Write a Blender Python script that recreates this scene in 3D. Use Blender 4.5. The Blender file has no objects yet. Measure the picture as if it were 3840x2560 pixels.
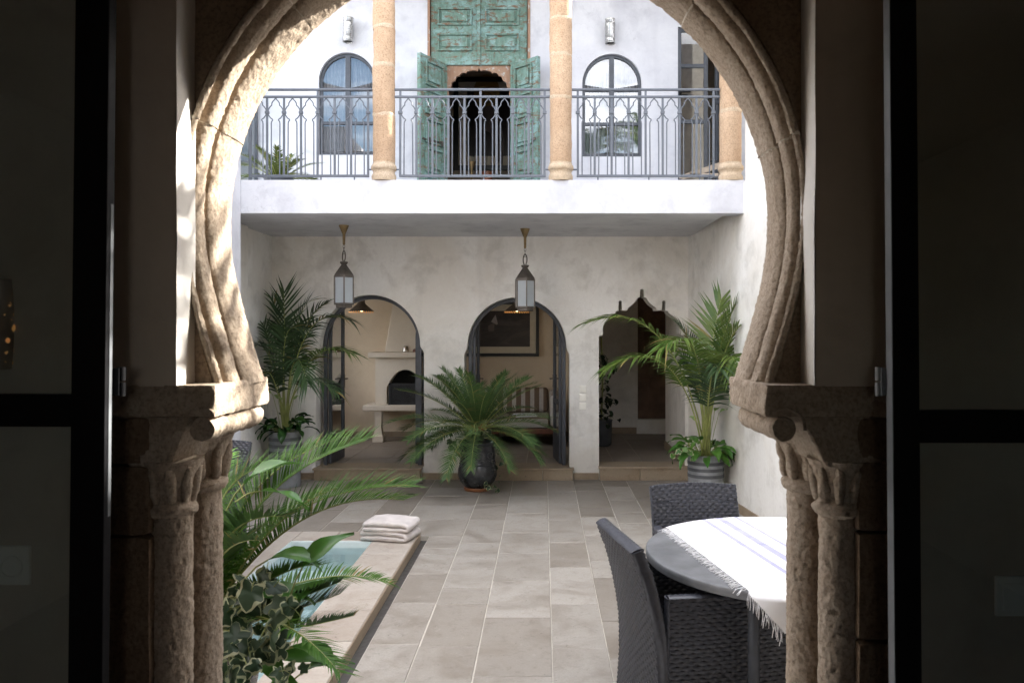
import bpy, bmesh, math, random
from mathutils import Vector, Matrix, noise
from mathutils.geometry import tessellate_polygon
R=math.radians; PI=math.pi
S=bpy.context.scene; COL=S.collection
F=1829.0; CX=1248.0; HY=764.0; CZ=1.70
def P(px,py,Y): return Vector(((px-CX)/F*Y, Y, CZ-(py-HY)/F*Y))
def PX(px,Y): return (px-CX)/F*Y
def PZ(py,Y): return CZ-(py-HY)/F*Y
def lerp(a,b,t): return a+(b-a)*t

# ------------------------------------------------------------------ mesh builder
class MB:
    def __init__(s): s.v=[]; s.f=[]; s.m=[]; s.mi=0
    def add(s,vs,fs):
        o=len(s.v); s.v.extend([tuple(p) for p in vs])
        for f in fs: s.f.append(tuple(i+o for i in f)); s.m.append(s.mi)
        return s
    def box(s,x0,x1,y0,y1,z0,z1):
        return s.add([(x0,y0,z0),(x1,y0,z0),(x1,y1,z0),(x0,y1,z0),(x0,y0,z1),(x1,y0,z1),(x1,y1,z1),(x0,y1,z1)],
          [(0,3,2,1),(4,5,6,7),(0,1,5,4),(1,2,6,5),(2,3,7,6),(3,0,4,7)])
    def bar(s,a,b,w,h,up=(0,0,1)):
        a=Vector(a);b=Vector(b);d=(b-a).normalized();u=Vector(up)
        if abs(d.dot(u))>.95:u=Vector((0,1,0))
        x=d.cross(u).normalized();y=x.cross(d).normalized();vs=[]
        for p in (a,b):
            for i,j in((-1,-1),(1,-1),(1,1),(-1,1)): vs.append(p+x*(i*w/2)+y*(j*h/2))
        return s.add(vs,[(3,2,1,0),(4,5,6,7),(0,1,5,4),(1,2,6,5),(2,3,7,6),(3,0,4,7)])
    def tube(s,pts,r,n=8,closed=False,cap=True):
        pts=[Vector(p) for p in pts];m=len(pts);rs=r if isinstance(r,(list,tuple)) else [r]*m
        T=[]
        for i in range(m):
            a=pts[(i-1)%m] if closed else pts[max(i-1,0)];b=pts[(i+1)%m] if closed else pts[min(i+1,m-1)]
            d=b-a;T.append(d.normalized() if d.length>1e-9 else Vector((0,0,1)))
        u=T[0].orthogonal().normalized();vs=[]
        for i in range(m):
            u=(u-T[i]*u.dot(T[i]));u=u.normalized() if u.length>1e-6 else T[i].orthogonal().normalized()
            w=T[i].cross(u)
            for k in range(n):
                a=2*PI*k/n;vs.append(pts[i]+(u*math.cos(a)+w*math.sin(a))*rs[i])
        fs=[]
        for i in range(m if closed else m-1):
            j=(i+1)%m
            for k in range(n):fs.append((i*n+k,i*n+(k+1)%n,j*n+(k+1)%n,j*n+k))
        if cap and not closed:
            fs.append(tuple(range(n))[::-1]);fs.append(tuple((m-1)*n+k for k in range(n)))
        return s.add(vs,fs)
    def lathe(s,prof,c=(0,0,0),n=32,fn=None,cap=True,a0=0.0):
        vs=[];c=Vector(c);m=len(prof)
        for (r,z) in prof:
            for k in range(n):
                a=a0+2*PI*k/n;rr=r if fn is None else fn(r,z,a)
                vs.append(c+Vector((rr*math.cos(a),rr*math.sin(a),z)))
        fs=[]
        for i in range(m-1):
            for k in range(n):fs.append((i*n+k,i*n+(k+1)%n,(i+1)*n+(k+1)%n,(i+1)*n+k))
        if cap:
            fs.append(tuple(range(n))[::-1]);fs.append(tuple((m-1)*n+k for k in range(n)))
        return s.add(vs,fs)
    def grid(s,rows,closeu=False):
        n=len(rows[0]);vs=[p for r in rows for p in r];fs=[]
        for i in range(len(rows)-1):
            for k in range(n if closeu else n-1):
                fs.append((i*n+k,i*n+(k+1)%n,(i+1)*n+(k+1)%n,(i+1)*n+k))
        return s.add(vs,fs)
    def prism(s,outer,holes=(),y0=0.0,y1=1.0):
        """closed 2D outline (x,z), with holes, extruded along y"""
        loops=[list(outer)]+[list(h) for h in holes]
        flat=[p for l in loops for p in l];n=len(flat)
        tri=tessellate_polygon([[Vector((p[0],p[1],0)) for p in l] for l in loops])
        vs=[(p[0],y0,p[1]) for p in flat]+[(p[0],y1,p[1]) for p in flat];fs=[]
        for t in tri:
            a,b,c=[Vector((flat[i][0],flat[i][1],0)) for i in t]
            if (b-a).cross(c-a).z<0:t=(t[0],t[2],t[1])
            fs.append(tuple(t));fs.append(tuple(i+n for i in reversed(t)))
        o=0
        for li,l in enumerate(loops):
            k=len(l);ar=sum(l[i][0]*l[(i+1)%k][1]-l[(i+1)%k][0]*l[i][1] for i in range(k))
            fl=(ar>0)!=(li>0)
            for i in range(k):
                a,b=o+i,o+(i+1)%k
                fs.append((b,a,a+n,b+n) if fl else (a,b,b+n,a+n))
            o+=k
        return s.add(vs,fs)
    def xf(s,M,start=0):
        for i in range(start,len(s.v)): s.v[i]=tuple(M@Vector(s.v[i]))
        return s
    def build(s,name,mat,parent=None,smooth=None,bevel=0,local=False,seg=2):
        me=bpy.data.meshes.new(name);me.from_pydata(s.v,[],s.f)
        mats=mat if isinstance(mat,(list,tuple)) else [mat]
        for m in mats:me.materials.append(m)
        if len(mats)>1:me.polygons.foreach_set('material_index',s.m)
        me.update()
        if smooth is not None:
            me.polygons.foreach_set('use_smooth',[True]*len(me.polygons))
            if smooth<179:me.set_sharp_from_angle(angle=R(smooth))
        o=bpy.data.objects.new(name,me);COL.objects.link(o)
        if bevel:
            b=o.modifiers.new('bevel','BEVEL');b.width=bevel;b.segments=seg;b.limit_method='ANGLE';b.angle_limit=R(40);b.harden_normals=False
        if parent:
            o.parent=parent
            if not local:
                w=Vector((0,0,0));q=parent
                while q: w+=q.location;q=q.parent
                o.location=-w
        return o
def tag(o,label=None,cat=None,group=None,kind=None):
    if label:o['label']=label
    if cat:o['category']=cat
    if group:o['group']=group
    if kind:o['kind']=kind
    return o
def thing(name,label,cat,loc=(0,0,0),group=None,rz=0):
    o=bpy.data.objects.new(name,None);COL.objects.link(o);o.empty_display_size=.1
    o.location=loc;o.rotation_euler=(0,0,rz)
    return tag(o,label,cat,group)
def kids(o): return [c for c in bpy.data.objects if c.parent==o]
def copy_tree(o,parent=None):
    c=o.copy();COL.objects.link(c)
    if parent:c.parent=parent
    for k in kids(o):copy_tree(k,c)
    return c
def nz(p,sc,seed=0.0): return noise.noise(Vector((p[0]*sc+seed,p[1]*sc+seed*1.7,p[2]*sc-seed)))
def fb(p,sc,seed=0.0,o=4): return noise.fractal(Vector((p[0]*sc+seed,p[1]*sc+seed*1.7,p[2]*sc-seed)),1.0,2.0,o)
def rough(mb,amp,sc,seed=0.0,pit=0.0,start=0):
    """push vertices about with 3D noise: worn stone"""
    for i in range(start,len(mb.v)):
        p=mb.v[i];a=fb(p,sc,seed);b=fb(p,sc,seed+31);c=fb(p,sc,seed+77)
        mb.v[i]=(p[0]+a*amp,p[1]+b*amp,p[2]+c*amp)
    return mb
def bez(a,b,c,d,n=18):
    out=[]
    for i in range(n+1):
        t=i/n;u=1-t
        out.append(a*(u*u*u)+b*(3*u*u*t)+c*(3*u*t*t)+d*(t*t*t))
    return out

# ------------------------------------------------------------------ materials
def nodemat(name):
    m=bpy.data.materials.new(name);m.use_nodes=True;nt=m.node_tree
    return m,nt,nt.nodes['Principled BSDF']
def N(nt,t,**k):
    n=nt.nodes.new(t)
    for a,v in k.items():
        if a in n.inputs: n.inputs[a].default_value=v
        else: setattr(n,a,v)
    return n
def tc(nt,scale=(1,1,1),coord='Object',rot=(0,0,0)):
    t=N(nt,'ShaderNodeTexCoord');mp=N(nt,'ShaderNodeMapping');mp.inputs['Scale'].default_value=scale;mp.inputs['Rotation'].default_value=rot
    nt.links.new(t.outputs[coord],mp.inputs['Vector']);return mp.outputs['Vector']
def noi(nt,vec,scale,detail=6,rough=.6,dist=0.0):
    n=N(nt,'ShaderNodeTexNoise');n.inputs['Scale'].default_value=scale;n.inputs['Detail'].default_value=detail
    n.inputs['Roughness'].default_value=rough;n.inputs['Distortion'].default_value=dist
    nt.links.new(vec,n.inputs['Vector']);return n.outputs['Fac']
def ramp(nt,fac,stops,interp='LINEAR'):
    r=N(nt,'ShaderNodeValToRGB');r.color_ramp.interpolation=interp
    e=r.color_ramp.elements
    while len(e)<len(stops):e.new(.5)
    for i,(p,c) in enumerate(stops):
        e[i].position=p;e[i].color=(c,c,c,1) if isinstance(c,(int,float)) else (*c,1)
    nt.links.new(fac,r.inputs['Fac']);return r.outputs['Color']
def mix(nt,fac,a,b,mode='MIX'):
    m=N(nt,'ShaderNodeMix');m.data_type='RGBA';m.blend_type=mode
    for sock,val in ((m.inputs[0],fac),(m.inputs[6],a),(m.inputs[7],b)):
        if isinstance(val,(int,float)):sock.default_value=val
        elif isinstance(val,tuple):sock.default_value=(*val,1)
        else:nt.links.new(val,sock)
    return m.outputs[2]
def bump(nt,b,height,strength=.3,dist=.01,prev=None):
    n=N(nt,'ShaderNodeBump');n.inputs['Strength'].default_value=strength;n.inputs['Distance'].default_value=dist
    nt.links.new(height,n.inputs['Height'])
    if prev:nt.links.new(prev,n.inputs['Normal'])
    nt.links.new(n.outputs['Normal'],b.inputs['Normal']);return n.outputs['Normal']
def plain(name,col,rough=.5,metal=0.0,var=.12,vs=12,bmp=0.0,bs=60,spec=.5):
    m,nt,b=nodemat(name);v=tc(nt)
    f=noi(nt,v,vs,5);dk=tuple(max(0,c*(1-var*1.6)) for c in col);lt=tuple(min(1,c*(1+var)) for c in col)
    nt.links.new(ramp(nt,f,[(.3,dk),(.7,lt)]),b.inputs['Base Color'])
    rr=noi(nt,v,vs*2.3,3);nt.links.new(ramp(nt,rr,[(.3,max(0,rough-.08)),(.7,min(1,rough+.08))]),b.inputs['Roughness'])
    b.inputs['Metallic'].default_value=metal;b.inputs['Specular IOR Level'].default_value=spec
    if bmp:bump(nt,b,noi(nt,v,bs,6),bmp,.004)
    return m
def plaster(name,base,dark,warm,stain=.5,rough=.75,cracks=True):
    m,nt,b=nodemat(name);v=tc(nt)
    big=noi(nt,v,.9,7,.62,.6);mid=noi(nt,v,3.4,8,.65,.3);fine=noi(nt,v,24,6,.7)
    c=mix(nt,ramp(nt,big,[(.40,0.0),(.60,1.0)]),base,warm)
    c=mix(nt,ramp(nt,mid,[(.50,0.0),(.70,stain)]),c,dark)
    c=mix(nt,ramp(nt,fine,[(.35,.16),(.65,0.0)]),c,dark)
    vz=tc(nt,(5,5,.45));dr=noi(nt,vz,1.3,6,.6)
    c=mix(nt,ramp(nt,dr,[(.54,0.0),(.74,.42*stain)]),c,dark)
    if cracks:
        w=N(nt,'ShaderNodeTexVoronoi');w.feature='DISTANCE_TO_EDGE';w.inputs['Scale'].default_value=2.6
        vd=N(nt,'ShaderNodeVectorMath');vd.operation='ADD'
        nn=N(nt,'ShaderNodeTexNoise');nn.inputs['Scale'].default_value=3.0;nn.inputs['Detail'].default_value=5;nt.links.new(v,nn.inputs['Vector'])
        sc=N(nt,'ShaderNodeVectorMath');sc.operation='SCALE';sc.inputs['Scale'].default_value=.9
        nt.links.new(nn.outputs['Color'],sc.inputs[0]);nt.links.new(v,vd.inputs[0]);nt.links.new(sc.outputs[0],vd.inputs[1]);nt.links.new(vd.outputs[0],w.inputs['Vector'])
        ck=ramp(nt,w.outputs['Distance'],[(.0,1.0),(.006,0.0)])
        gate=ramp(nt,noi(nt,v,1.1,3),[(.52,0.0),(.62,.45)])
        mm=N(nt,'ShaderNodeMath');mm.operation='MULTIPLY';nt.links.new(ck,mm.inputs[0]);nt.links.new(gate,mm.inputs[1])
        c=mix(nt,mm.outputs[0],c,tuple(x*.6 for x in dark))
    nt.links.new(c,b.inputs['Base Color'])
    nt.links.new(ramp(nt,mid,[(.3,rough-.15),(.7,rough+.1)]),b.inputs['Roughness'])
    b.inputs['Specular IOR Level'].default_value=.35
    h=mix(nt,.35,mid,fine);bump(nt,b,h,.28,.012)
    return m
def stone(name,a,bc,c,pit=1.0,scale=1.0,rough=.9):
    m,nt,b=nodemat(name);v=tc(nt,(scale,)*3);vp=tc(nt,(scale,scale,scale*.6))
    n1=noi(nt,v,4,7,.65,.4);n2=noi(nt,vp,30,8,.75);n3=noi(nt,v,110,5,.75);n4=noi(nt,vp,70,4,.7,.3)
    vo=N(nt,'ShaderNodeTexVoronoi');vo.inputs['Scale'].default_value=75;nt.links.new(vp,vo.inputs['Vector'])
    col=mix(nt,ramp(nt,n1,[(.32,0.0),(.68,1.0)]),a,bc)
    col=mix(nt,ramp(nt,n2,[(.45,0.0),(.75,.7)]),col,c)
    col=mix(nt,ramp(nt,n3,[(.38,.6),(.53,0.0)]),col,tuple(x*.55 for x in c))
    col=mix(nt,ramp(nt,n4,[(.66,0.0),(.76,.6)]),col,tuple(x*.4 for x in c))
    col=mix(nt,ramp(nt,n4,[(.22,.16),(.36,0.0)]),col,tuple(min(1,x*1.2) for x in bc))
    nt.links.new(col,b.inputs['Base Color']);b.inputs['Roughness'].default_value=rough;b.inputs['Specular IOR Level'].default_value=.2
    n=bump(nt,b,n4,-.8*pit,.012);n=bump(nt,b,n2,.6*pit,.012,n);n=bump(nt,b,n3,.6*pit,.004,n);bump(nt,b,vo.outputs['Distance'],.4*pit,.006,n)
    return m
def leafmat(name,a,bc,tip=None,rough=.42,trans=.25):
    m,nt,b=nodemat(name);g=N(nt,'ShaderNodeNewGeometry');v=tc(nt)
    c=mix(nt,g.outputs['Random Per Island'],a,bc)
    c=mix(nt,ramp(nt,noi(nt,v,9,4),[(.45,0.0),(.75,.5)]),c,tip or bc)
    nt.links.new(c,b.inputs['Base Color']);b.inputs['Roughness'].default_value=rough;b.inputs['Specular IOR Level'].default_value=.3
    if trans:
        t=N(nt,'ShaderNodeBsdfTranslucent');nt.links.new(c,t.inputs['Color'])
        ms=N(nt,'ShaderNodeMixShader');ms.inputs['Fac'].default_value=trans
        nt.links.new(b.outputs[0],ms.inputs[1]);nt.links.new(t.outputs[0],ms.inputs[2])
        nt.links.new(ms.outputs[0],nt.nodes['Material Output'].inputs['Surface'])
    return m
def glass(name,tint=(.9,.95,.95),refl=.06):
    m,nt,b=nodemat(name);nt.nodes.remove(b)
    t=N(nt,'ShaderNodeBsdfTransparent');t.inputs['Color'].default_value=(*tint,1)
    g=N(nt,'ShaderNodeBsdfGlossy');g.inputs['Roughness'].default_value=.015
    fr=N(nt,'ShaderNodeFresnel');fr.inputs['IOR'].default_value=1.5
    ad=N(nt,'ShaderNodeMath');ad.operation='ADD';ad.use_clamp=True;ad.inputs[1].default_value=refl
    nt.links.new(fr.outputs[0],ad.inputs[0])
    bp=N(nt,'ShaderNodeBump');bp.inputs['Strength'].default_value=.02;bp.inputs['Distance'].default_value=.02
    nt.links.new(noi(nt,tc(nt),2.5,2),bp.inputs['Height']);nt.links.new(bp.outputs[0],g.inputs['Normal'])
    ms=N(nt,'ShaderNodeMixShader');nt.links.new(ad.outputs[0],ms.inputs['Fac']);nt.links.new(t.outputs[0],ms.inputs[1]);nt.links.new(g.outputs[0],ms.inputs[2])
    nt.links.new(ms.outputs[0],nt.nodes['Material Output'].inputs['Surface']);return m
def stripes(name,a,bc,freq,axis,duty=.5):
    m,nt,b=nodemat(name);v=tc(nt);sp=N(nt,'ShaderNodeSeparateXYZ');nt.links.new(v,sp.inputs[0])
    mu=N(nt,'ShaderNodeMath');mu.operation='MULTIPLY';mu.inputs[1].default_value=freq;nt.links.new(sp.outputs[axis],mu.inputs[0])
    fr=N(nt,'ShaderNodeMath');fr.operation='FRACT';nt.links.new(mu.outputs[0],fr.inputs[0])
    c=ramp(nt,fr.outputs[0],[(0,a),(duty,bc)],'CONSTANT')
    c=mix(nt,ramp(nt,noi(nt,v,40,4),[(.3,.2),(.7,0.0)]),c,tuple(x*.5 for x in a))
    nt.links.new(c,b.inputs['Base Color']);b.inputs['Roughness'].default_value=.95;b.inputs['Specular IOR Level'].default_value=.1
    bump(nt,b,noi(nt,v,500,2),.2,.002);return m

M={}
M['plaster_white']=plaster('white limewash plaster',(.64,.645,.67),(.42,.42,.46),(.55,.555,.59),.7)
M['plaster_warm']=plaster('grey beige tadelakt',(.80,.79,.76),(.50,.48,.44),(.70,.67,.615),.68)
M['plaster_room']=plaster('beige room plaster',(.70,.605,.475),(.54,.45,.34),(.64,.54,.415),.45,cracks=False)
M['plaster_hearth']=plaster('hearth plaster',(.68,.62,.53),(.52,.46,.38),(.64,.57,.48),.35,cracks=False)
M['plaster_inner']=plaster('dim room plaster',(.60,.52,.43),(.42,.35,.28),(.53,.455,.37),.6,cracks=False)
M['plaster_jamb']=plaster('white reveal plaster',(.72,.70,.66),(.55,.52,.47),(.66,.63,.58),.4,cracks=False)
M['stone']=stone('weathered arch limestone',(.385,.31,.235),(.45,.375,.295),(.28,.205,.145))
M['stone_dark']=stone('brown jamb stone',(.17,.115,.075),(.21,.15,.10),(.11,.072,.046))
M['stone_mid']=stone('brown spandrel stone',(.25,.18,.125),(.31,.235,.165),(.17,.115,.075))  # mid brown tone between the arch and jamb stones
M['mortar']=plain('pale mortar',(.62,.56,.47),.95,bmp=.4)
M['sandstone']=stone('orange sandstone column',(.40,.27,.17),(.49,.355,.24),(.32,.21,.13),.5,.7)
M['sand_pale']=stone('pale column stone',(.47,.37,.26),(.52,.42,.31),(.36,.26,.165),.4)
M['steel']=plain('grey steel frame',(.062,.068,.08),.45,.3,bmp=.05)
M['rail']=plain('blue grey railing paint',(.10,.112,.132),.5,.0,.1,bmp=.08)
M['black']=plain('black door steel',(.004,.004,.005),.5,.0,spec=.15)
M['blackedge']=plain('grey steel and edge glint',(.16,.17,.18),.4,.2)  # lighter grey stands in for daylight on the door edges; also right hinges
M['pewter']=plain('hammered pewter',(.42,.415,.40),.3,.95,.08,bmp=.3,bs=60)
M['darkmetal']=plain('aged lantern metal',(.12,.105,.09),.5,.6,.2)
M['brass']=plain('old brass',(.21,.15,.075),.45,.8,.25)
M['kettle']=plain('silvery kettle metal',(.45,.42,.38),.2,1.0)
M['zinc']=plain('zinc pot',(.27,.285,.30),.55,.25,.25,7,bmp=.15)
M['zincband']=plain('dark zinc band',(.10,.108,.12),.5,.25,.2,9)
M['glaze']=plain('black glazed pot',(.045,.047,.052),.22,.0,.5,9,bmp=.2,bs=25)
M['relief']=plain('grey pot relief',(.09,.09,.095),.4,.0,.3)
M['terracotta']=plain('glazed terracotta saucer',(.23,.09,.035),.35)
M['soil']=plain('potting soil',(.03,.02,.014),.95,bmp=.6)
M['concrete']=plain('grey table top',(.135,.14,.148),.5,.0,.3,5,bmp=.1)
M['wicker']=plain('dark resin wicker',(.043,.046,.058),.36,.0,.25,60)
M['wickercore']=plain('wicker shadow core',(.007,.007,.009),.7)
M['cloth']=plain('white table cloth',(.86,.86,.88),.95,spec=.1,var=.03,bmp=.25,bs=420)
M['clothstripe']=plain('lilac woven stripe',(.43,.43,.58),.95,spec=.1)
M['towel']=plain('cream terry towel',(.60,.555,.53),1.0,var=.06,bmp=1.0,bs=330,spec=.05)
M['frost']=plain('frosted lantern glass',(.33,.36,.38),.35,.0,.03)
M['picmat']=plain('cream picture mount',(.66,.61,.50),.8,var=.04)
M['picblack']=plain('black picture frame',(.008,.008,.008),.35)
M['switch']=plain('ivory switch plastic',(.90,.885,.82),.4,var=.03)
M['woodsofa']=plain('red brown sofa wood',(.16,.055,.025),.45,var=.3)
M['wooddoor']=plain('dark walnut door',(.15,.085,.052),.6,var=.35,vs=5,bmp=.3)
M['deckwood']=plain('pale weathered teak',(.36,.30,.235),.7,var=.2)
M['pale']=plain('pale paper',(.72,.74,.80),.7,var=.04)
M['soot']=plain('sooty firebox',(.006,.006,.006),.95)
M['mesh']=plain('iron fire screen',(.03,.032,.036),.55,.3,.2)
M['curtain']=plain('grey voile curtain',(.46,.45,.47),.95,bmp=.3)
M['darkroom']=plain('dim upper room',(.45,.38,.31),.9)
M['glass']=glass('clear pane')
M['glassref']=glass('mirror like window pane',(.75,.8,.82),.17)
M['dryleaf']=leafmat('dry yellowed leaflet',(.20,.17,.05),(.26,.19,.07),rough=.6,trans=.15)
M['fstem']=plain('frond rib',(.27,.30,.09),.5,var=.2)
M['kentia_dark']=leafmat('dark kentia leaflet',(.025,.055,.022),(.055,.095,.035),rough=.35,trans=.15)
M['kentia_light']=leafmat('light kentia leaflet',(.055,.12,.022),(.12,.18,.035),(.20,.21,.05),.36,.25)
M['cycad']=leafmat('cycad leaflet',(.032,.072,.026),(.062,.115,.034),(.10,.15,.045),.5,.2)
M['cycad_mid']=leafmat('mid green cycad leaflet',(.042,.092,.032),(.085,.15,.045),(.13,.19,.06),.5,.22)
M['cycad_lit']=leafmat('lit cycad leaflet',(.03,.095,.010),(.07,.17,.015),(.12,.22,.025),.5,.35)  # brighter green copy; light on the near fronds is put into its colour
M['cycad_old']=leafmat('olive cycad leaflet',(.06,.10,.015),(.10,.13,.025),(.15,.15,.04),.45,.2)
M['lily']=leafmat('peace lily leaf',(.03,.11,.018),(.085,.20,.03),(.13,.24,.05),.28,.2)
M['lily_dark']=leafmat('dark peace lily leaf',(.014,.05,.014),(.035,.095,.02),(.05,.12,.03),.26,.15)
M['spathe']=leafmat('pale green spathe',(.22,.34,.10),(.42,.50,.24),rough=.5,trans=.3)
M['ivy']=leafmat('ivy leaf heart',(.018,.042,.018),(.04,.07,.035),(.07,.10,.065),.42,.15)
M['ivycream']=leafmat('ivy cream margin',(.16,.20,.09),(.46,.46,.30),rough=.5,trans=.25)
M['ivyhouse']=leafmat('shade plant leaf',(.008,.018,.007),(.015,.03,.01),rough=.4,trans=.05)
M['fruitred']=plain('red brown frond bases',(.30,.13,.055),.8)
M['stripe_x']=stripes('striped cushion',(.17,.125,.09),(.48,.45,.42),7.5,0,.55)
M['stripe_y']=stripes('striped seat cushion',(.17,.125,.09),(.48,.45,.42),16,1,.5)
M['stripe_z']=stripes('striped bolster',(.24,.19,.15),(.52,.49,.46),26,1,.4)

def mat_tile(name,c1,c2,c3,bright=1.0):
    m,nt,b=nodemat(name);g=N(nt,'ShaderNodeNewGeometry');v=tc(nt)
    rnd=g.outputs['Random Per Island']
    c=ramp(nt,rnd,[(.0,tuple(lerp(p,q,.3) for p,q in zip(c2,c3))),(.12,c2),(.6,c1),(.95,tuple(x*1.08 for x in c1))])
    ad=N(nt,'ShaderNodeVectorMath');ad.operation='ADD';nt.links.new(v,ad.inputs[0])
    sc=N(nt,'ShaderNodeMath');sc.operation='MULTIPLY';sc.inputs[1].default_value=40;nt.links.new(rnd,sc.inputs[0]);nt.links.new(sc.outputs[0],ad.inputs[1])
    vec=ad.outputs[0]
    n1=noi(nt,vec,3.2,8,.68,.7);n2=noi(nt,vec,14,7,.7);n3=noi(nt,vec,85,4,.7)
    c=mix(nt,ramp(nt,n1,[(.46,0.0),(.66,.58)]),c,c3)
    c=mix(nt,ramp(nt,noi(nt,vec,11,10,.8,.6),[(.55,0.0),(.66,.42)]),c,tuple(x*.8 for x in c3))
    c=mix(nt,ramp(nt,n3,[(.35,.22),(.6,0.0)]),c,c3)
    c=mix(nt,ramp(nt,n2,[(.56,0.0),(.74,.35)]),c,tuple(x*.55 for x in c3))
    c=mix(nt,ramp(nt,n2,[(.24,.5),(.38,0.0)]),c,tuple(min(1,x*1.45) for x in c1))
    sp=ramp(nt,noi(nt,vec,42,2,.5),[(.70,0.0),(.76,.6)])
    c=mix(nt,sp,c,tuple(x*.5 for x in c3))
    nt.links.new(c,b.inputs['Base Color'])
    nt.links.new(ramp(nt,n1,[(.3,.62),(.7,.36)]),b.inputs['Roughness']);b.inputs['Specular IOR Level'].default_value=.4
    n=bump(nt,b,n2,.14,.008);bump(nt,b,n3,.12,.003,n)
    return m
M['tile']=mat_tile('worn courtyard stone tile',(.325,.302,.270),(.295,.27,.238),(.165,.135,.105))
M['tile_brown']=mat_tile('brown damp stone tile',(.25,.225,.195),(.215,.19,.16),(.145,.118,.092))
M['tile_in']=mat_tile('dark room tile',(.27,.235,.20),(.235,.20,.165),(.16,.13,.105))
M['step']=mat_tile('brown stone step',(.33,.265,.19),(.29,.225,.155),(.20,.14,.085))
M['coping']=mat_tile('beige pool coping',(.40,.36,.315),(.37,.325,.28),(.25,.195,.15))
M['grout']=plain('pale grout',(.52,.48,.42),.95,bmp=.4)
M['channel']=plain('dark drain channel',(.06,.055,.05),.6)
M['poolwall']=plain('pale blue pool render',(.62,.70,.70),.8,var=.05)
def mat_water():
    m,nt,b=nodemat('pool water');nt.nodes.remove(b)
    t=N(nt,'ShaderNodeBsdfTransparent');t.inputs['Color'].default_value=(.84,.91,.91,1)
    g=N(nt,'ShaderNodeBsdfGlossy');g.inputs['Roughness'].default_value=.01
    fr=N(nt,'ShaderNodeFresnel');fr.inputs['IOR'].default_value=1.33
    bp=N(nt,'ShaderNodeBump');bp.inputs['Strength'].default_value=.05;bp.inputs['Distance'].default_value=.02
    nt.links.new(noi(nt,tc(nt),5,2),bp.inputs['Height']);nt.links.new(bp.outputs[0],g.inputs['Normal']);nt.links.new(bp.outputs[0],fr.inputs['Normal'])
    ms=N(nt,'ShaderNodeMixShader');nt.links.new(fr.outputs[0],ms.inputs['Fac']);nt.links.new(t.outputs[0],ms.inputs[1]);nt.links.new(g.outputs[0],ms.inputs[2])
    nt.links.new(ms.outputs[0],nt.nodes['Material Output'].inputs['Surface']);return m
M['water']=mat_water()
def mat_green():
    m,nt,b=nodemat('flaking green door paint');v=tc(nt);vh=tc(nt,(2.5,2.5,9));vv=tc(nt,(12,12,1.6))
    n1=noi(nt,vh,2.6,9,.7,.5);n2=noi(nt,v,19,9,.75,.4);n3=noi(nt,vv,3,7,.65);n4=noi(nt,v,4.5,9,.72,.8)
    c=mix(nt,ramp(nt,n3,[(.35,0.0),(.65,1.0)]),(.105,.185,.15),(.17,.265,.222))
    c=mix(nt,ramp(nt,n4,[(.50,0.0),(.58,.85)]),c,(.22,.35,.335))
    c=mix(nt,ramp(nt,n2,[(.53,0.0),(.60,.8)]),c,(.13,.075,.045))
    c=mix(nt,ramp(nt,n1,[(.55,0.0),(.61,.9)]),c,(.17,.095,.055))
    c=mix(nt,ramp(nt,n2,[(.35,.8),(.42,0.0)]),c,(.34,.45,.44))
    nt.links.new(c,b.inputs['Base Color']);b.inputs['Roughness'].default_value=.75;b.inputs['Specular IOR Level'].default_value=.25
    n=bump(nt,b,n1,.5,.006);bump(nt,b,n2,.35,.003,n);return m
M['green']=mat_green()
def mat_rawwood():
    m,nt,b=nodemat('bare worn wood');v=tc(nt,(10,10,1.5));n1=noi(nt,v,3,7,.65);n2=noi(nt,tc(nt),20,7,.7)
    c=mix(nt,ramp(nt,n1,[(.3,0.0),(.7,1.0)]),(.24,.13,.075),(.34,.22,.15))
    c=mix(nt,ramp(nt,n2,[(.55,0.0),(.65,.85)]),c,(.45,.50,.50))
    nt.links.new(c,b.inputs['Base Color']);b.inputs['Roughness'].default_value=.75;bump(nt,b,n1,.4,.004);return m
M['rawwood']=mat_rawwood()
def mat_emit(name,col,st):
    m,nt,b=nodemat(name);b.inputs['Base Color'].default_value=(*col,1);b.inputs['Emission Color'].default_value=(*col,1);b.inputs['Emission Strength'].default_value=st;return m
M['bulb']=mat_emit('lit lamp bulb',(1,.72,.38),3)
M['glow']=mat_emit('lamplit pierced edge',(.9,.45,.14),.03)
def mat_art(name,cols):
    m,nt,b=nodemat(name);v=tc(nt,(1,1,2.2));n=noi(nt,v,2.1,6,.6,.8)
    nt.links.new(ramp(nt,n,cols),b.inputs['Base Color']);b.inputs['Roughness'].default_value=.35;return m
M['art']=mat_art('dim landscape print',[(.3,(.012,.010,.009)),(.5,(.035,.028,.026)),(.62,(.07,.055,.05)),(.75,(.03,.028,.028))])
M['artupper']=mat_art('dark portrait print',[(.3,(.006,.005,.005)),(.6,(.02,.014,.012)),(.8,(.05,.038,.03))])
M['ochre']=plain('ochre print shape',(.32,.20,.05),.6)
M['greyprint']=plain('grey print shape',(.13,.11,.10),.6)
M['whiteprint']=plain('pale print shape',(.36,.33,.32),.6)
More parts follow.
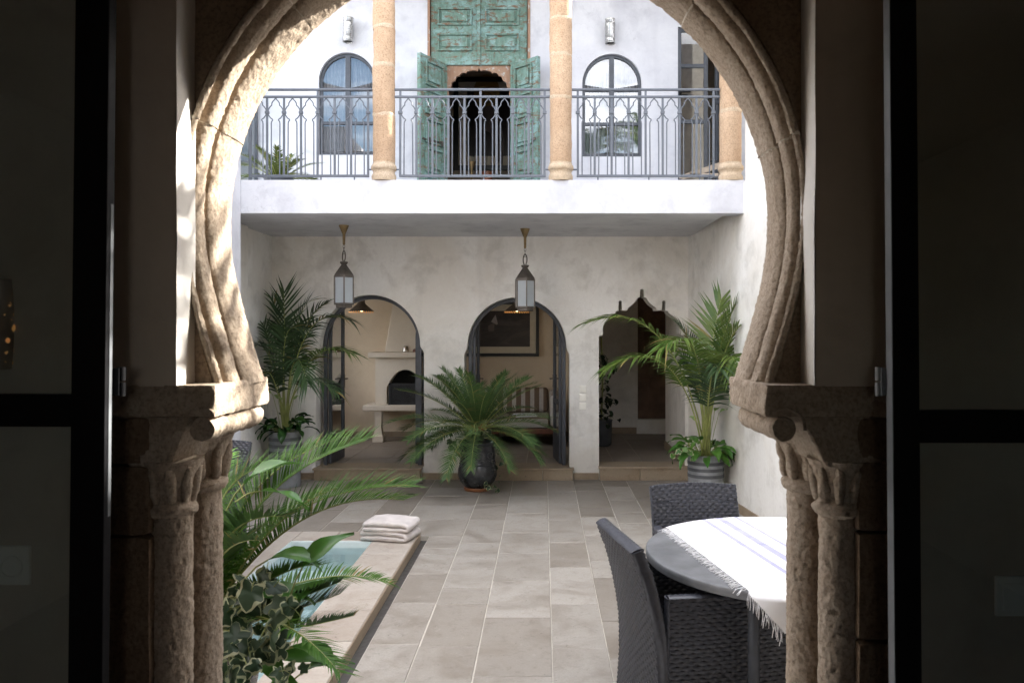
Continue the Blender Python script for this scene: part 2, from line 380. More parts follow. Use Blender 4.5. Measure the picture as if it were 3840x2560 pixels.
# ------------------------------------------------------------------ camera, sky, sun
cam=bpy.data.cameras.new('camera');co=bpy.data.objects.new('camera',cam);COL.objects.link(co);S.camera=co
co.location=(0,0,CZ);co.rotation_euler=(R(90),0,0)
cam.sensor_width=36;cam.lens=28.0;cam.shift_x=-72/2352;cam.shift_y=-20/2352;cam.clip_end=300;cam.clip_start=.05
cam.dof.use_dof=True;cam.dof.focus_distance=8.2;cam.dof.aperture_fstop=9.0
SUN=Vector((1,.45,.66)).normalized()
w=bpy.data.worlds.new('World');S.world=w;w.use_nodes=True;wn=w.node_tree
bg=wn.nodes['Background'];bg.inputs['Strength'].default_value=.1
sky=N(wn,'ShaderNodeTexSky');sky.sky_type='NISHITA';sky.sun_disc=False
sky.sun_elevation=math.asin(SUN.z);sky.sun_rotation=math.atan2(SUN.x,SUN.y);sky.dust_density=2.0;sky.ozone_density=.6
wv=tc(wn,(1,1,1.6),'Generated')
cl=ramp(wn,noi(wn,wv,2.3,9,.62,.5),[(.44,0.0),(.64,.92)])
wn.links.new(mix(wn,cl,sky.outputs[0],(15.5,15.2,15.4)),bg.inputs['Color'])
sl=bpy.data.lights.new('sun','SUN');so=bpy.data.objects.new('sun',sl);COL.objects.link(so)
sl.energy=4.5;sl.angle=R(.5);sl.color=(1,.95,.87);so.location=(8,6,9);so.rotation_euler=SUN.to_track_quat('Z','Y').to_euler()
S.view_settings.view_transform='Standard';S.view_settings.look='None';S.view_settings.exposure=2.62;S.view_settings.gamma=1
cy=S.cycles;cy.use_denoising=True;cy.max_bounces=12;cy.diffuse_bounces=7;cy.glossy_bounces=4;cy.transparent_max_bounces=16;cy.transmission_bounces=4;cy.sample_clamp_indirect=12
cy.caustics_reflective=False;cy.caustics_refractive=False

# ------------------------------------------------------------------ near room round the camera
WY=1.86
tag(MB().box(-3.2,3.2,-3.2,1.86,-.12,0).build('floor',M['tile_in']),kind='structure')
room=thing('dim_room','dark plastered room that the courtyard is seen from','room',(0,0,0))
MB().box(-3.3,-3.1,-3.3,WY,0,3.1).build('side_wall',M['plaster_inner'],room)
MB().box(3.1,3.3,-3.3,WY,0,3.1).build('side_wall',M['plaster_inner'],room)
b=MB();b.prism([(-3.1,0),(3.1,0),(3.1,3.1),(-3.1,3.1)],[[(-.44,1.62),(.44,1.62),(.44,2.28),(-.44,2.28)]],-3.3,-3.1);b.build('back_wall',M['plaster_inner'],room)  # unseen opening added behind the camera to brighten the front wall
MB().box(-3.3,3.3,-3.3,WY,3.1,3.3).build('ceiling',M['plaster_inner'],room)
RL,RR=-.858,.636
b=MB()
b.prism([(-3.1,0),(-1.06,0),(-1.06,1.575),(RL,1.575),(RL,2.86),(RR,2.86),(RR,1.575),(.86,1.575),(.86,0),(3.1,0),(3.1,3.1),(-3.1,3.1)],(),WY,1.946)
b.build('front_wall',M['plaster_inner'],room)
b=MB()
def strip(x0,x1,n=34):
    rows=[]
    for i in range(n+1):
        z=lerp(1.577,2.86,i/n);e=.005*nz((x0,z,3),7)
        rows.append([(x0+e*.5,WY-.003,z),(x0+.5*(x1-x0)+e,1.90,z),(x1+e*.4,1.95,z)])
    b.grid(rows)
strip(RL+.003,RL+.006);b.build('reveal_plaster',M['plaster_jamb'],room,smooth=60)
b=MB();strip(RR-.003,RR-.006);b.build('reveal_plaster',M['plaster_jamb'],room,smooth=60)
upper=thing('terrace_house','plain white storey above the dark room','building',(0,0,3.3))
MB().box(-4.2,4.2,-3.3,2.3,3.3,4.5).build('wall',M['plaster_white'],upper)
MB().box(-4.3,4.3,-3.4,2.36,4.5,4.62).build('roof',M['plaster_white'],upper)

# ------------------------------------------------------------------ stone horseshoe archway
arch=thing('stone_archway','carved horseshoe stone archway with paired colonnettes framing the courtyard','archway',(0,2.0,0))
AX,AZ=-.122,2.0
def ease(th):
    s=max(0,min(1,((-th if th<PI/2 else th-PI)-R(13))/R(21)));return 1+.05*s*s
def ap(th,r): 
    k=r*ease(th);return AX+k*math.cos(th),AZ+k*math.sin(th)
hole=[ap(lerp(R(-31),R(211),i/60),.775) for i in range(61)]
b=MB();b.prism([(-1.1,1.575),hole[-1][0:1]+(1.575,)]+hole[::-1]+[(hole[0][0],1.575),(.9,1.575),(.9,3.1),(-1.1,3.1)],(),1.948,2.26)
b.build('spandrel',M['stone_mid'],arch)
prof=[(.790,1.955),(.768,1.951),(.764,1.932),(.758,1.925),(.751,1.926),(.746,1.934),(.752,1.946),(.776,1.952),(.778,1.966),(.752,1.969),
 (.741,1.975),(.736,1.987),(.735,2.000),(.736,2.014),(.740,2.026),(.747,2.034),(.776,2.039),(.779,2.048),(.776,2.057),(.747,2.061),(.739,2.070),(.733,2.085),(.731,2.105),(.731,2.13),(.731,2.155),(.734,2.18),(.740,2.197),(.752,2.207),(.80,2.212)]
def refine(pr,k=2):
    o=[]
    for i in range(len(pr)-1):
        for j in range(k):o.append((lerp(pr[i][0],pr[i+1][0],j/k),lerp(pr[i][1],pr[i+1][1],j/k)))
    return o+[pr[-1]]
pf=refine(prof)
joints=[-34.2,14,47,90,134,163,214.2]
for vi in range(6):
    a0,a1=R(joints[vi]+.09),R(joints[vi+1]-.09);n=max(20,int((a1-a0)/R(.55)));rows=[]
    off=random.Random(vi).uniform(-.0025,.0025)
    for i in range(n+1):
        th=lerp(a0,a1,i/n);row=[]
        for (r,y) in pf:
            x,z=ap(th,r+off);p=Vector((x,y,z))
            d=fb(p,9,3)*.0018+fb(p,34,9)*.0014+fb(p,120,2)*.0026
            g=nz(p,55,4)
            if g>.42:d-=(g-.42)*.012
            x,z=ap(th,r+off-d);row.append((x,y+fb(p,18,5)*.002,z))
        rows.append(row)
    b=MB();b.grid(rows);b.build('voussoir',M['stone'],arch,smooth=50)
for jn in joints[1:-1]:
    rows=[]
    for i in range(5):
        th=R(jn+(i-2)*.16);rows.append([(ap(th,r+.0022)[0],y,ap(th,r+.0022)[1]) for (r,y) in pf])
    b=MB();b.grid(rows);b.build('mortar_joint',M['mortar'],arch,smooth=50)
def rbox(x0,x1,y0,y1,z0,z1,step=.012,amp=.003,sc=25,seed=0,taper=None,rnd=.004):
    """box of many small faces with worn surfaces"""
    me=MB();L=[(x0,x1),(y0,y1),(z0,z1)];cen=Vector(((x0+x1)/2,(y0+y1)/2,(z0+z1)/2))
    for ax in range(3):
        u,v=(ax+1)%3,(ax+2)%3
        nu=max(2,int((L[u][1]-L[u][0])/step));nv=max(2,int((L[v][1]-L[v][0])/step))
        for side in (0,1):
            rows=[]
            for i in range(nu+1):
                row=[]
                for j in range(nv+1):
                    p=[0,0,0];p[ax]=L[ax][side];p[u]=lerp(*L[u],i/nu);p[v]=lerp(*L[v],j/nv);row.append(p)
                rows.append(row)
            if side==0:rows=rows[::-1]
            me.grid(rows)
    for i,p in enumerate(me.v):
        q=list(p);k=0
        for a in range(3):
            if min(p[a]-L[a][0],L[a][1]-p[a])<1e-6:k+=1
        p=Vector(p)
        if k>=2:p=p+(cen-p).normalized()*rnd*(k-1)
        d=(fb(p,sc,seed)*amp+fb(p,sc*3,seed+5)*amp*.5)
        p=p+(p-cen).normalized()*d+Vector((fb(p,sc,seed+9),fb(p,sc,seed+19),0))*amp*.6
        if taper:
            t=(z1-p.z)/(z1-z0);p.x=lerp(p.x,taper[0],t*taper[2]);p.y=lerp(p.y,taper[1],t*taper[3])
        me.v[i]=tuple(p)
    return me
for sgn in (1,-1):
    XC=-.092
    def mx(d): return XC+sgn*d
    def xr(a,b_): return tuple(sorted((mx(a),mx(b_))))
    sd=3 if sgn>0 else 11
    # impost slab with plain front face
    x0,x1=sorted((.518 if sgn>0 else -.765,mx(.95)))
    imp=rbox(x0,x1,1.858,2.225,1.503,1.578,.009,.0045,22,sd).build('impost',M['stone'],arch,smooth=45)
    # roll under the impost
    c=(.563 if sgn>0 else -.797,1.474);m=30;rows=[]
    rr=.030
    for i in range(61):
        y=lerp(1.862,2.205,i/60);row=[]
        k=rr*(1-.25*max(0,(i/60-.93)/.07)**2-.12*max(0,(.05-i/60)/.05)**2)
        for a in range(m):
            t=2*PI*a/m;q=k
            if sgn<0:q=k*(1.06-.17*abs(math.sin(i/60*PI*9))**.7)
            p=Vector((c[0]+q*math.cos(t),y,c[1]+q*math.sin(t)));d=fb(p,30,sd)*.0035
            row.append((p.x+math.cos(t)*d,y,p.z+math.sin(t)*d))
        rows.append(row)
    b=MB();b.grid(rows,True);b.add(rows[0],[tuple(range(m))]);b.add(rows[-1],[tuple(range(m))[::-1]])
    b.build('scroll',M['stone'],arch,smooth=50)
    pts=[(c[0]+.047*math.cos(t)*sgn,1.860,c[1]+.002+.047*math.sin(t)) for t in [lerp(R(-5),R(125),i/14) for i in range(15)]]
    b=MB();b.tube(pts,.0042,6);rough(b,.0012,40);b.build('scroll_rim',M['stone'],arch,smooth=60)
    # bracket block between roll and capitals
    x0,x1=sorted((.60 if sgn>0 else -.83,mx(.915)))
    rbox(x0,x1,1.864,2.215,1.385,1.503,.009,.005,20,sd+3,taper=(mx(.84),2.02,.42,.0)).build('bracket',M['stone'],arch,smooth=45)
    # two shafts with leaf capitals
    for (dx,y,r,zt,zb,ca) in ((.806,1.925,.047,1.385,1.272,5),(.796 if sgn>0 else .82,2.115,.056,1.42,1.296,5)):
        b=MB();cx=mx(dx);rows=[];n=56;nzr=230
        for i in range(nzr+1):
            z=lerp(.0,zb,i/nzr);row=[]
            for a in range(n):
                t=2*PI*a/n;k=r*(1+.05*(1-z/zb))
                p=Vector((cx+k*math.cos(t),y+k*math.sin(t),z))
                d=fb(p,7,sd)*.0025+fb(p,40,sd+2)*.0012+fb(p,120,sd+4)*.002;g=nz((p.x,p.y,p.z*.6),110,sd)
                if g>.25:d-=(g-.25)*.013
                if abs(z-.62)<.006 or abs(z-.20)<.006:d+=.0015
                row.append((p.x+math.cos(t)*d,p.y+math.sin(t)*d,z))
            rows.append(row)
        b.grid(rows,True);sh=b.build('colonnette',M['stone'],arch,smooth=60)
        b=MB();prc=[(r*.98,zb-.012),(r*1.10,zb-.008),(r*1.26,zb),(r*1.28,zb+.010),(r*1.16,zb+.02),(r*1.02,zb+.026),(r*1.06,lerp(zb,zt,.5)),(r*1.30,lerp(zb,zt,.8)),(r*1.55,zt+.012)]
        b.lathe(refine(prc,4),(cx,y,0),44)
        for k in range(9):
            t=2*PI*k/9+.2
            ps=[];rs=[]
            for i in range(9):
                u=i/8;z=lerp(zb+.024,zt-.004,u);rad=r*(1.04+.30*u*u)
                ps.append((cx+rad*math.cos(t),y+rad*math.sin(t),z));rs.append(r*.30*(math.sin(PI*lerp(.10,.90,u))**.5))
            b.tube(ps,rs,9)
        rough(b,.0045,28,sd+1);rough(b,.0022,80,sd+2)
        b.build('capital',M['stone'],arch,smooth=50)
    # jamb masonry courses, front pier and rear pier
    zs=[0,.30,.66,.98,1.235,1.40,1.503] if sgn>0 else [0,.34,.52,.86,1.225,1.39,1.503]
    out=.955 if sgn>0 else .968
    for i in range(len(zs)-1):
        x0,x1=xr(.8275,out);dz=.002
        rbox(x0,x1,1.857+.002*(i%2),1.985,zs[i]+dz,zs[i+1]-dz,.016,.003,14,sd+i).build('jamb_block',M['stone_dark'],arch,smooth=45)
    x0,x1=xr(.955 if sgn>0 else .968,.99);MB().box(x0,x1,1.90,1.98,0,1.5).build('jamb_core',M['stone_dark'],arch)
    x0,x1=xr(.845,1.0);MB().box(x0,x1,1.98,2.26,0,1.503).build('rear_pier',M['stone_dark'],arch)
# ------------------------------------------------------------------ dark glazed doors opened into the room
def near_door(sg,xi,xo,zr0,zr1,label,lean):
    d=thing('glazed_door',label,'door',(xi,1.735,0))
    W_=.72
    def X(a): return xi+sg*a
    def bx(a0,a1,z0,z1,y0=1.72,y1=1.75):
        x0,x1=sorted((X(a0),X(a1)));return MB().box(x0,x1,y0,y1,z0,z1)
    st=abs(xo-xi)
    def ln(m):
        for i,p in enumerate(m.v): m.v[i]=(p[0]+(p[2]-1.7)*lean,p[1],p[2])
        return m
    fr=bx(0,st,0.01,2.9);
    for (z0,z1) in ((zr0,zr1),(0.01,.12),(2.82,2.9)):
        x0,x1=sorted((X(st),X(W_-st)));fr.box(x0,x1,1.72,1.75,z0,z1)
    x0,x1=sorted((X(W_-st),X(W_)));fr.box(x0,x1,1.72,1.75,.01,2.9)
    ln(fr).build('frame',M['black'],d,bevel=.002)
    e=MB();x0,x1=sorted((X(-.0015),X(0.0)));ya,yb,zl,zh=(1.7215,1.752,.01,2.9) if sg>0 else (1.733,1.744,1.30,1.98);e.box(x0,x1,ya,yb,zl,zh);ln(e).build('edge_glint',M['blackedge'],d)  # painted glint along the door edge, only a short piece on the left
    for (z0,z1) in ((.12,zr0),(zr1,2.82)):
        ln(bx(st,W_-st,z0,z1,1.733,1.737)).build('pane',M['glass'],d)
    for zc in (1.592,.45):
        h=MB();h.lathe([(.0085,zc-.032),(.0085,zc-.002)],(X(-.012),1.764,0),12);h.lathe([(.0085,zc+.002),(.0085,zc+.032)],(X(-.012),1.764,0),12)
        x0,x1=sorted((X(-.012),X(.02)));h.box(x0,x1,1.752,1.757,zc-.03,zc+.03);ln(h).build('hinge',M['blackedge' if sg>0 else 'black'],d,smooth=50)
near_door(-1,-.945,-1.019,1.497,1.567,'open black steel glazed door folded against the wall with a painted glint on its hinge edge, pierced lamp behind',.011)
near_door(1,.755,.812,1.462,1.532,'open black steel glazed door folded against the wall showing its barrel hinge',-.008)
# wall fittings of the dark room
t=thing('wall_socket','square wall socket in the dark wall below the pierced lamp','socket',P(34,1295,1.855))
a=P(-2,1252,1.855);c=P(71,1341,1.855)
MB().box(a.x,c.x,1.848,1.859,c.z,a.z).build('plate',M['switch'],t,bevel=.002)
b=MB();q=P(28,1300,1.85);b.lathe([(.026,0),(.026,.004),(.022,.006),(.021,.001)],(0,0,0),24);b.xf(Matrix.Translation((q.x,1.848,q.z))@Matrix.Rotation(R(90),4,'X'));b.build('outlet',M['switch'],t,smooth=40)
t=thing('wall_switch','plain pale plate low on the dark wall behind the hinged glass door','switch',P(2330,1365,1.855))
a=P(2285,1322,1.855);c=P(2378,1412,1.855)
MB().box(a.x,c.x,1.848,1.859,c.z,a.z).build('plate',M['switch'],t,bevel=.002)
MB().box(a.x+.014,c.x-.014,1.844,1.849,c.z+.014,a.z-.014).build('rocker',M['switch'],t,bevel=.002)
t=thing('pierced_lamp','pierced brass wall lamp glowing orange through cut shapes','wall lamp',(-1.295,1.86,1.7))
b=MB();rows=[]
for i in range(13):
    z=lerp(1.615,1.825,i/12);k=.060*(1-.1*((i-6)/6)**2)
    rows.append([(-1.295+k*math.cos(a),1.859-k*abs(math.sin(a))*.85,z) for a in [lerp(-PI,0,j/18) for j in range(19)]])
b.grid(rows);b.build('shade',M['darkmetal'],t,smooth=60)
b=MB();rnd=random.Random(5)
for (z,s) in ((1.787,.006),(1.765,.010),(1.742,.006),(1.727,.008),(1.71,.016),(1.683,.012),(1.655,.009),(1.63,.008)):
    for aa in (-1.25,-.85,-.45,-.15):
        a_=aa+rnd.uniform(-.1,.1);k=.0615;px_,py_=-1.295+k*math.cos(a_),1.859-k*abs(math.sin(a_))*.85
        tx,ty=-math.sin(a_),-math.cos(a_)*.85
        if rnd.random()<.35:continue
        pts=[(px_+tx*s*.55*math.cos(q),py_-.0008+ty*s*.55*math.cos(q)*-1,z+s*.6*math.sin(q)) for q in [2*PI*j/(4 if rnd.random()<.5 else 10) for j in range(4 if s<.01 else 10)]]
        b.add(pts,[tuple(range(len(pts)))])
b.build('light_holes',M['glow'],t)
# ------------------------------------------------------------------ courtyard ground
FY=9.25
POOL=(-2.02,-1.37,3.7,6.39)
def tiles(mb,x0,x1,ys,z=0.0,gap=.006,h=.03,rn=None,tilt=.0022,brown=None):
    for i in range(len(ys)-1):
        a,b_=ys[i]+gap/2,ys[i+1]-gap/2
        if b_-a<.03:continue
        mb.mi=0 if brown is None else (3 if rn.random()<brown((a+b_)/2) else 0)
        e=.003;dz=[rn.uniform(-tilt,tilt) for _ in range(4)];j=[rn.uniform(-.0015,.0015) for _ in range(8)]
        X0,X1=x0+gap/2,x1-gap/2
        c=[(X0+j[0],a+j[1]),(X1+j[2],a+j[3]),(X1+j[4],b_+j[5]),(X0+j[6],b_+j[7])]
        cx,cyy=(X0+X1)/2,(a+b_)/2
        bot=[(p[0],p[1],z-h) for p in c];mid=[(p[0],p[1],z-e*.8+d) for p,d in zip(c,dz)]
        top=[(p[0]+(e if p[0]<cx else -e),p[1]+(e if p[1]<cyy else -e),z+d) for p,d in zip(c,dz)]
        fs=[(8,9,10,11)]
        for k in range(4):
            n=(k+1)%4;fs+= [(k,n,n+4,k+4),(k+4,n+4,n+8,k+8)]
        mb.add(bot+mid+top,fs)
BR=lambda y:.0 if y<5 else (.08 if y<7.2 else .5)
rn=random.Random(21)
b=MB()
bx=[-3.3,-2.92,-2.58,-2.22,-1.92,-1.59,-1.25,-.675,-.349,.046,.344,.666,.95,1.30,1.62,1.95,2.35]
given={-.349:[2.26,2.62,3.3,3.95,4.75,5.47,6.15,6.78,7.5,8.28,9.236],-.675:[2.26,2.9,3.6,4.32,4.99,5.3,6.03,6.44,7.26,7.91,8.49,9.236],.046:[2.26,2.85,3.6,4.30,4.99,5.78,6.46,7.21,7.96,8.54,9.236],
 -1.25:[2.26,3.0,3.72,4.35,5.02,5.62,6.12,6.62,7.25,7.85,8.3,8.75,9.236]}
for i in range(len(bx)-1):
    x0,x1=bx[i],bx[i+1]
    ys=given.get(x0)
    if not ys:
        ys=[2.26+rn.uniform(.2,.6)];ys.insert(0,2.26)
        while ys[-1]<9.1:ys.append(ys[-1]+rn.choice((.42,.55,.68,.74,.82)))
        ys[-1]=9.236
        if x0<-1.2: ys=[6.67]+[y for y in ys if y>6.8]
    if x0==-1.25:
        # beside the drain channel this row is narrower
        near=[y for y in ys if y<6.3];tiles(b,-.955,x1,near+[6.30],rn=rn,brown=BR)
        tiles(b,x0,x1,[6.67]+[y for y in ys if y>6.8],rn=rn,brown=BR)
        tiles(b,-.955,x1,[6.30,6.67],rn=rn,brown=BR)
    else: tiles(b,x0,x1,ys,rn=rn,brown=BR)
b.mi=1
for (x0,x1,y0,y1) in ((-.955,2.5,2.26,6.67),(-3.6,2.5,6.67,9.56),(-3.4,-1.03,2.26,3.35),(-3.4,-2.85,3.35,6.67)):
    b.box(x0,x1,y0,y1,-.2,-.0045)
b.mi=2;b.box(-1.04,-.955,2.26,6.67,-.2,-.04)
b.build('courtyard_floor',[M['tile'],M['grout'],M['channel'],M['tile_brown']],smooth=30);bpy.data.objects['courtyard_floor']['kind']='structure'
pool=thing('plunge_pool','small plunge pool edged with beige stone coping','pool',(-1.9,5,0))
b=MB()
x0,x1,y0,y1=POOL;zt=.036
ys=[2.3,3.05,3.75,4.31,4.78,5.33,6.0,6.68]
for i in range(len(ys)-1):tiles(b,x1,-1.03,[ys[i],ys[i+1]],zt,h=.10,rn=rn)
xs=[x1,-1.70,x0]
for i in range(2):tiles(b,xs[i+1],xs[i],[6.39,6.68],zt,h=.10,rn=rn)
tiles(b,-2.82,-2.38,[2.3,3.0,3.7,4.4,5.1,5.8,6.68],zt,h=.10,rn=rn);tiles(b,-2.38,x0,[2.3,3.0,3.7,4.3,5.0,5.7,6.68],zt,h=.10,rn=rn)
tiles(b,x0,-1.37,[3.35,3.7],zt,h=.10,rn=rn)
b.build('coping',M['coping'],pool,smooth=30)
b=MB();b.box(-1.04,-1.026,2.3,6.66,-.06,.03);b.build('kerb_face',M['step'],pool)
b=MB()
b.box(x0-.05,x1+.02,y1-.02,y1+.02,-.62,.03);b.box(x0-.05,x0,y0,y1,-.62,.03);b.box(x1,x1+.05,y0,y1,-.62,.03);b.box(x0-.05,x1+.05,y0-.05,y0,-.62,.03);b.box(x0,x1,y0,y1,-.70,-.60)
b.box(x0,x1,y1-.35,y1-.02,-.62,-.2);b.box(x0,-1.75,y1-.75,y1-.35,-.62,-.4)
b.build('basin',M['poolwall'],pool)
tag(MB().add([(x0,y0,-.02),(x1,y0,-.02),(x1,y1,-.02),(x0,y1,-.02)],[(0,1,2,3)]).build('water',M['water']),kind='structure')
for i,(px,py) in enumerate(((963,1109),(943,1135))):
    t=thing('floor_drain','small dark slot drain in the paving '+('close to the left doorstep' if i==0 else 'nearer the pool than its twin'),'drain',P(px,py,1.7*F/(py-HY)))
    q=t.location;b=MB();b.box(q.x-.045,q.x+.045,q.y-.02,q.y+.02,-.002,.006);b.build('cover',M['channel'],t,bevel=.003)
    MB().box(q.x-.03,q.x+.03,q.y-.006,q.y+.006,.004,.009).build('slot',M['black'],t)

# ------------------------------------------------------------------ side walls of the courtyard
lw=thing('left_wall','tall white courtyard wall on the pool side behind the archway','wall',(-2.95,4.8,0))
MB().box(-3.45,-2.82,2.26,7.42,0,4.6).build('wall',M['plaster_white'],lw)
rw=thing('right_wall','pale plastered courtyard wall behind the dining table and potted palm','wall',(2.1,5.8,0))
b=MB();n=40
def rxw(y): return 1.68+(9.27-y)*.100 if y>5 else 2.107+(5-y)*.03
rows=[]
ylist=[2.26+ (9.30-2.26)*i/n for i in range(n+1)]
def top(y): return 3.40 if y<5.6 else (5.75 if y<7.42 else 3.10)
plan=[(rxw(y)+.004*nz((0,y,0),1.2),y) for y in ylist]
pl=MB()
for i in range(n):
    (xa,ya),(xb,yb)=plan[i],plan[i+1];z=top((ya+yb)/2)
    pl.add([(xa,ya,0),(xb,yb,0),(xb,yb,z),(xa,ya,z),(xa+.4,ya,0),(xb+.4,yb,0),(xb+.4,yb,z),(xa+.4,ya,z)],[(0,3,2,1),(3,7,6,2),(4,5,6,7)])
y=5.6+.001
pl.build('wall',M['plaster_warm'],rw)
i5=[i for i in range(n) if top((plan[i][1]+plan[i+1][1])/2)>4][0];xa,ya=plan[i5]
MB().box(xa,xa+.4,ya-.01,ya+.001,3.2,5.75).build('wall_end',M['plaster_warm'],rw)
i6=[i for i in range(n) if top((plan[i][1]+plan[i+1][1])/2)>4][-1]+1;xa,ya=plan[i6]
MB().box(xa,xa+.4,ya-.001,ya+.01,3.09,5.75).build('wall_end',M['plaster_warm'],rw)
b=MB()
for i in range(n):
    (xa,ya),(xb,yb)=plan[i],plan[i+1]
    b.add([(xa-.012,ya,0),(xb-.012,yb,0),(xb-.012,yb,.085),(xa-.012,ya,.085),(xb+.002,yb,.085),(xa+.002,ya,.085)],[(0,3,2,1),(3,5,4,2)])
b.build('skirting',M['step'],rw)

# ------------------------------------------------------------------ house across the courtyard
house=thing('courtyard_house','two storey plastered house with arched doorways under a balcony','house',(0,FY,0))
def arc(c,r,zs,a0,a1,n=28): return [(c+r*math.cos(lerp(a0,a1,i/n)),zs+r*math.sin(lerp(a0,a1,i/n))) for i in range(n+1)]
FS=FY/F
def archhole(cpx,rpx,spy,wide,zb):
    c=PX(cpx,FY);r=rpx*FS;zs=PZ(spy,FY);w_=wide*FS
    k=.10
    pts=[(c+w_,zb),(c+w_,zs-k)]+[(c+lerp(w_,r,(1-math.cos(t*PI))/2),zs-k+k*t) for t in (.25,.5,.75)]
    pts+=arc(c,r,zs,0,PI)
    pts+=[(c-lerp(r,w_,(1-math.cos(t*PI))/2),zs-k*t) for t in (.25,.5,.75)]+[(c-w_,zs-k),(c-w_,zb)]
    return pts
ZF=.14
H1=archhole(850,115,792,124,ZF);H2=archhole(1187,114,797,121,ZF)
hp=[(270,1405),(268,478),(297,474),(297,408),(308,388),(328,362),(352,341),(383,320),(386,306),(405,304),(404,247),(409,237),(418,233),(427,240),(431,301),(466,302),(470,284),(486,274),(506,258),(522,240),(532,226),(539,213),(553,211),(553,166),(558,157),(567,153)]
hp=hp+[(1134-x,y) for x,y in hp[-2::-1]]
H3=[(PX(1286.25+cx*.33197,FY),PZ(612.5+cy_*.33197,FY)) for cx,cy_ in hp]
H3=[(x,max(z,.155)) for x,z in H3]
TH=.30
b=MB();b.prism([(-3.6,-.1),(1.95,-.1),(1.95,2.84),(-3.6,2.84)],[H1,H2,H3],FY,FY+TH)
b.build('lower_wall',M['plaster_warm'],house)
b=MB();b.box(-3.6,-3.15,7.42,FY,0,2.84);b.box(-3.15,-3.10,7.42,8.36,0,2.82);b.build('loggia_wall',M['plaster_warm'],house)
# balcony slab with white edge
b=MB();rows=[]
b.box(-2.82,1.875,7.42,7.60,2.81,3.122);b.box(-3.6,1.72,7.60,FY+.05,2.815,3.10);b.box(1.72,2.6,7.60,FY+.05,3.102,3.112);b.box(2.45,2.6,7.6,FY+.05,3.112,6.1);b.box(-3.6,-2.82,7.42,7.60,2.81,3.122)
b.build('balcony_slab',M['plaster_white'],house,bevel=.012)
# upper wall with openings
def winhole(cpx,rpx,spy,bpy_): 
    c=PX(cpx,FY);r=rpx*FS;zs=PZ(spy,FY);return [(c+r,PZ(bpy_,FY)),(c+r,zs)]+arc(c,r,zs,0,PI)[1:-1]+[(c-r,zs),(c-r,PZ(bpy_,FY))]
W1=(797,65,186,356);W2=(1405.5,68,192,360)
HD=[(PX(1212,FY),3.10),(PX(1212,FY),6.1),(PX(988,FY),6.1),(PX(988,FY),3.10)]
HR=[(PX(1700,FY),3.10),(PX(1700,FY),PZ(62,FY)),(PX(1557,FY),PZ(62,FY)),(PX(1557,FY),3.10)]
HL=[(PX(592,FY),3.10),(PX(592,FY),5.2),(PX(520,FY),5.2),(PX(520,FY),3.10)]
b=MB();b.prism([(-4.2,3.095),(2.6,3.095),(2.6,6.6),(-4.2,6.6)],[winhole(*W1),winhole(*W2),HD,HR,HL],FY,FY+.24)
b.build('upper_wall',M['plaster_white'],house)
# beam over the columns
b=MB();b.box(-3.4,2.1,7.40,7.62,5.95,6.15)
for px_q in (882,1288,1678):
    q_=PX(px_q,7.5);b.box(q_-.12,q_+.12,7.40,7.62,5.25,5.951)
b.build('beam',M['plaster_white'],house)
MB().box(-3.6,2.2,7.3,9.6,6.15,6.3).build('roof',M['plaster_white'],house)  # unseen roof added to hold skylight off the upper wall
# columns
for i,(px,) in enumerate(((882,),(1288,),(1678,))):
    y=7.50 if i<2 else 7.52;x=PX(px,y);r=.1035
    c=bpy.data.objects.new('column',None);COL.objects.link(c);c.parent=house;c.location=Vector((x,y,3.122))-house.location;c.empty_display_size=.1
    if i==2:c['label']='orange stone column half hidden behind the archway'
    joints_=[3.29,3.74,4.20,4.56,4.86];b=MB()
    if i==1:joints_=[3.29,3.9,4.30,4.64,4.9]
    if i==2:joints_=[3.29,3.78,4.32,4.9]
    for j in range(len(joints_)-1):
        z0,z1=joints_[j],joints_[j+1];q=random.Random(i*9+j);o=(q.uniform(-.003,.003),q.uniform(-.003,.003));k=q.uniform(.985,1.01);rows=[]
        for t in range(25):
            z=lerp(z0,z1,t/24);row=[]
            for a in range(40):
                th=2*PI*a/40;p=(x+r*math.cos(th),y+r*math.sin(th),z);d=fb(p,9,i)*.004+fb(p,35,i+3)*.002
                e=.004*(1 if t in(0,24) else 0)
                row.append((x+o[0]+(r*k-e+d)*math.cos(th),y+o[1]+(r*k-e+d)*math.sin(th),z))
            rows.append(row)
        b.grid(rows,True)
    b.build('shaft',M['sandstone'],c,smooth=50)
    for z in joints_[1:-1]:
        b=MB();rows=[]
        for zz in (-.02,-.012,0,.012,.02):
            rows.append([(x+(r*(1.012-abs(zz)*1.8)+.006*fb((math.cos(a*2*PI/40)*r+x,y+math.sin(a*2*PI/40)*r,z+zz),16,i))*math.cos(2*PI*a/40),y+(r*(1.012-abs(zz)*1.8)+.006*fb((math.cos(a*2*PI/40)*r+x,y+math.sin(a*2*PI/40)*r,z+zz),16,i))*math.sin(2*PI*a/40),z+zz+.008*nz((a*.15,z,i),1.0)) for a in range(40)])
        b.grid(rows,True);b.build('mortar_joint',M['sand_pale'],c,smooth=60)
    b=MB();b.lathe(refine([(.112,3.122),(.115,3.165),(.106,3.185),(.100,3.20),(.106,3.222),(.116,3.228),(.121,3.245),(.114,3.268),(.106,3.278),(.104,3.295)],3),(x,y,0),44);rough(b,.003,18,i);b.build('base',M['sand_pale'],c,smooth=60)
    b=MB();b.lathe(refine([(.104,4.85),(.120,4.862),(.126,4.88),(.118,4.90),(.11,4.92),(.13,5.02),(.15,5.12),(.15,5.25)],3),(x,y,0),44);rough(b,.003,18,i+4);b.build('capital',M['sand_pale'],c,smooth=60)
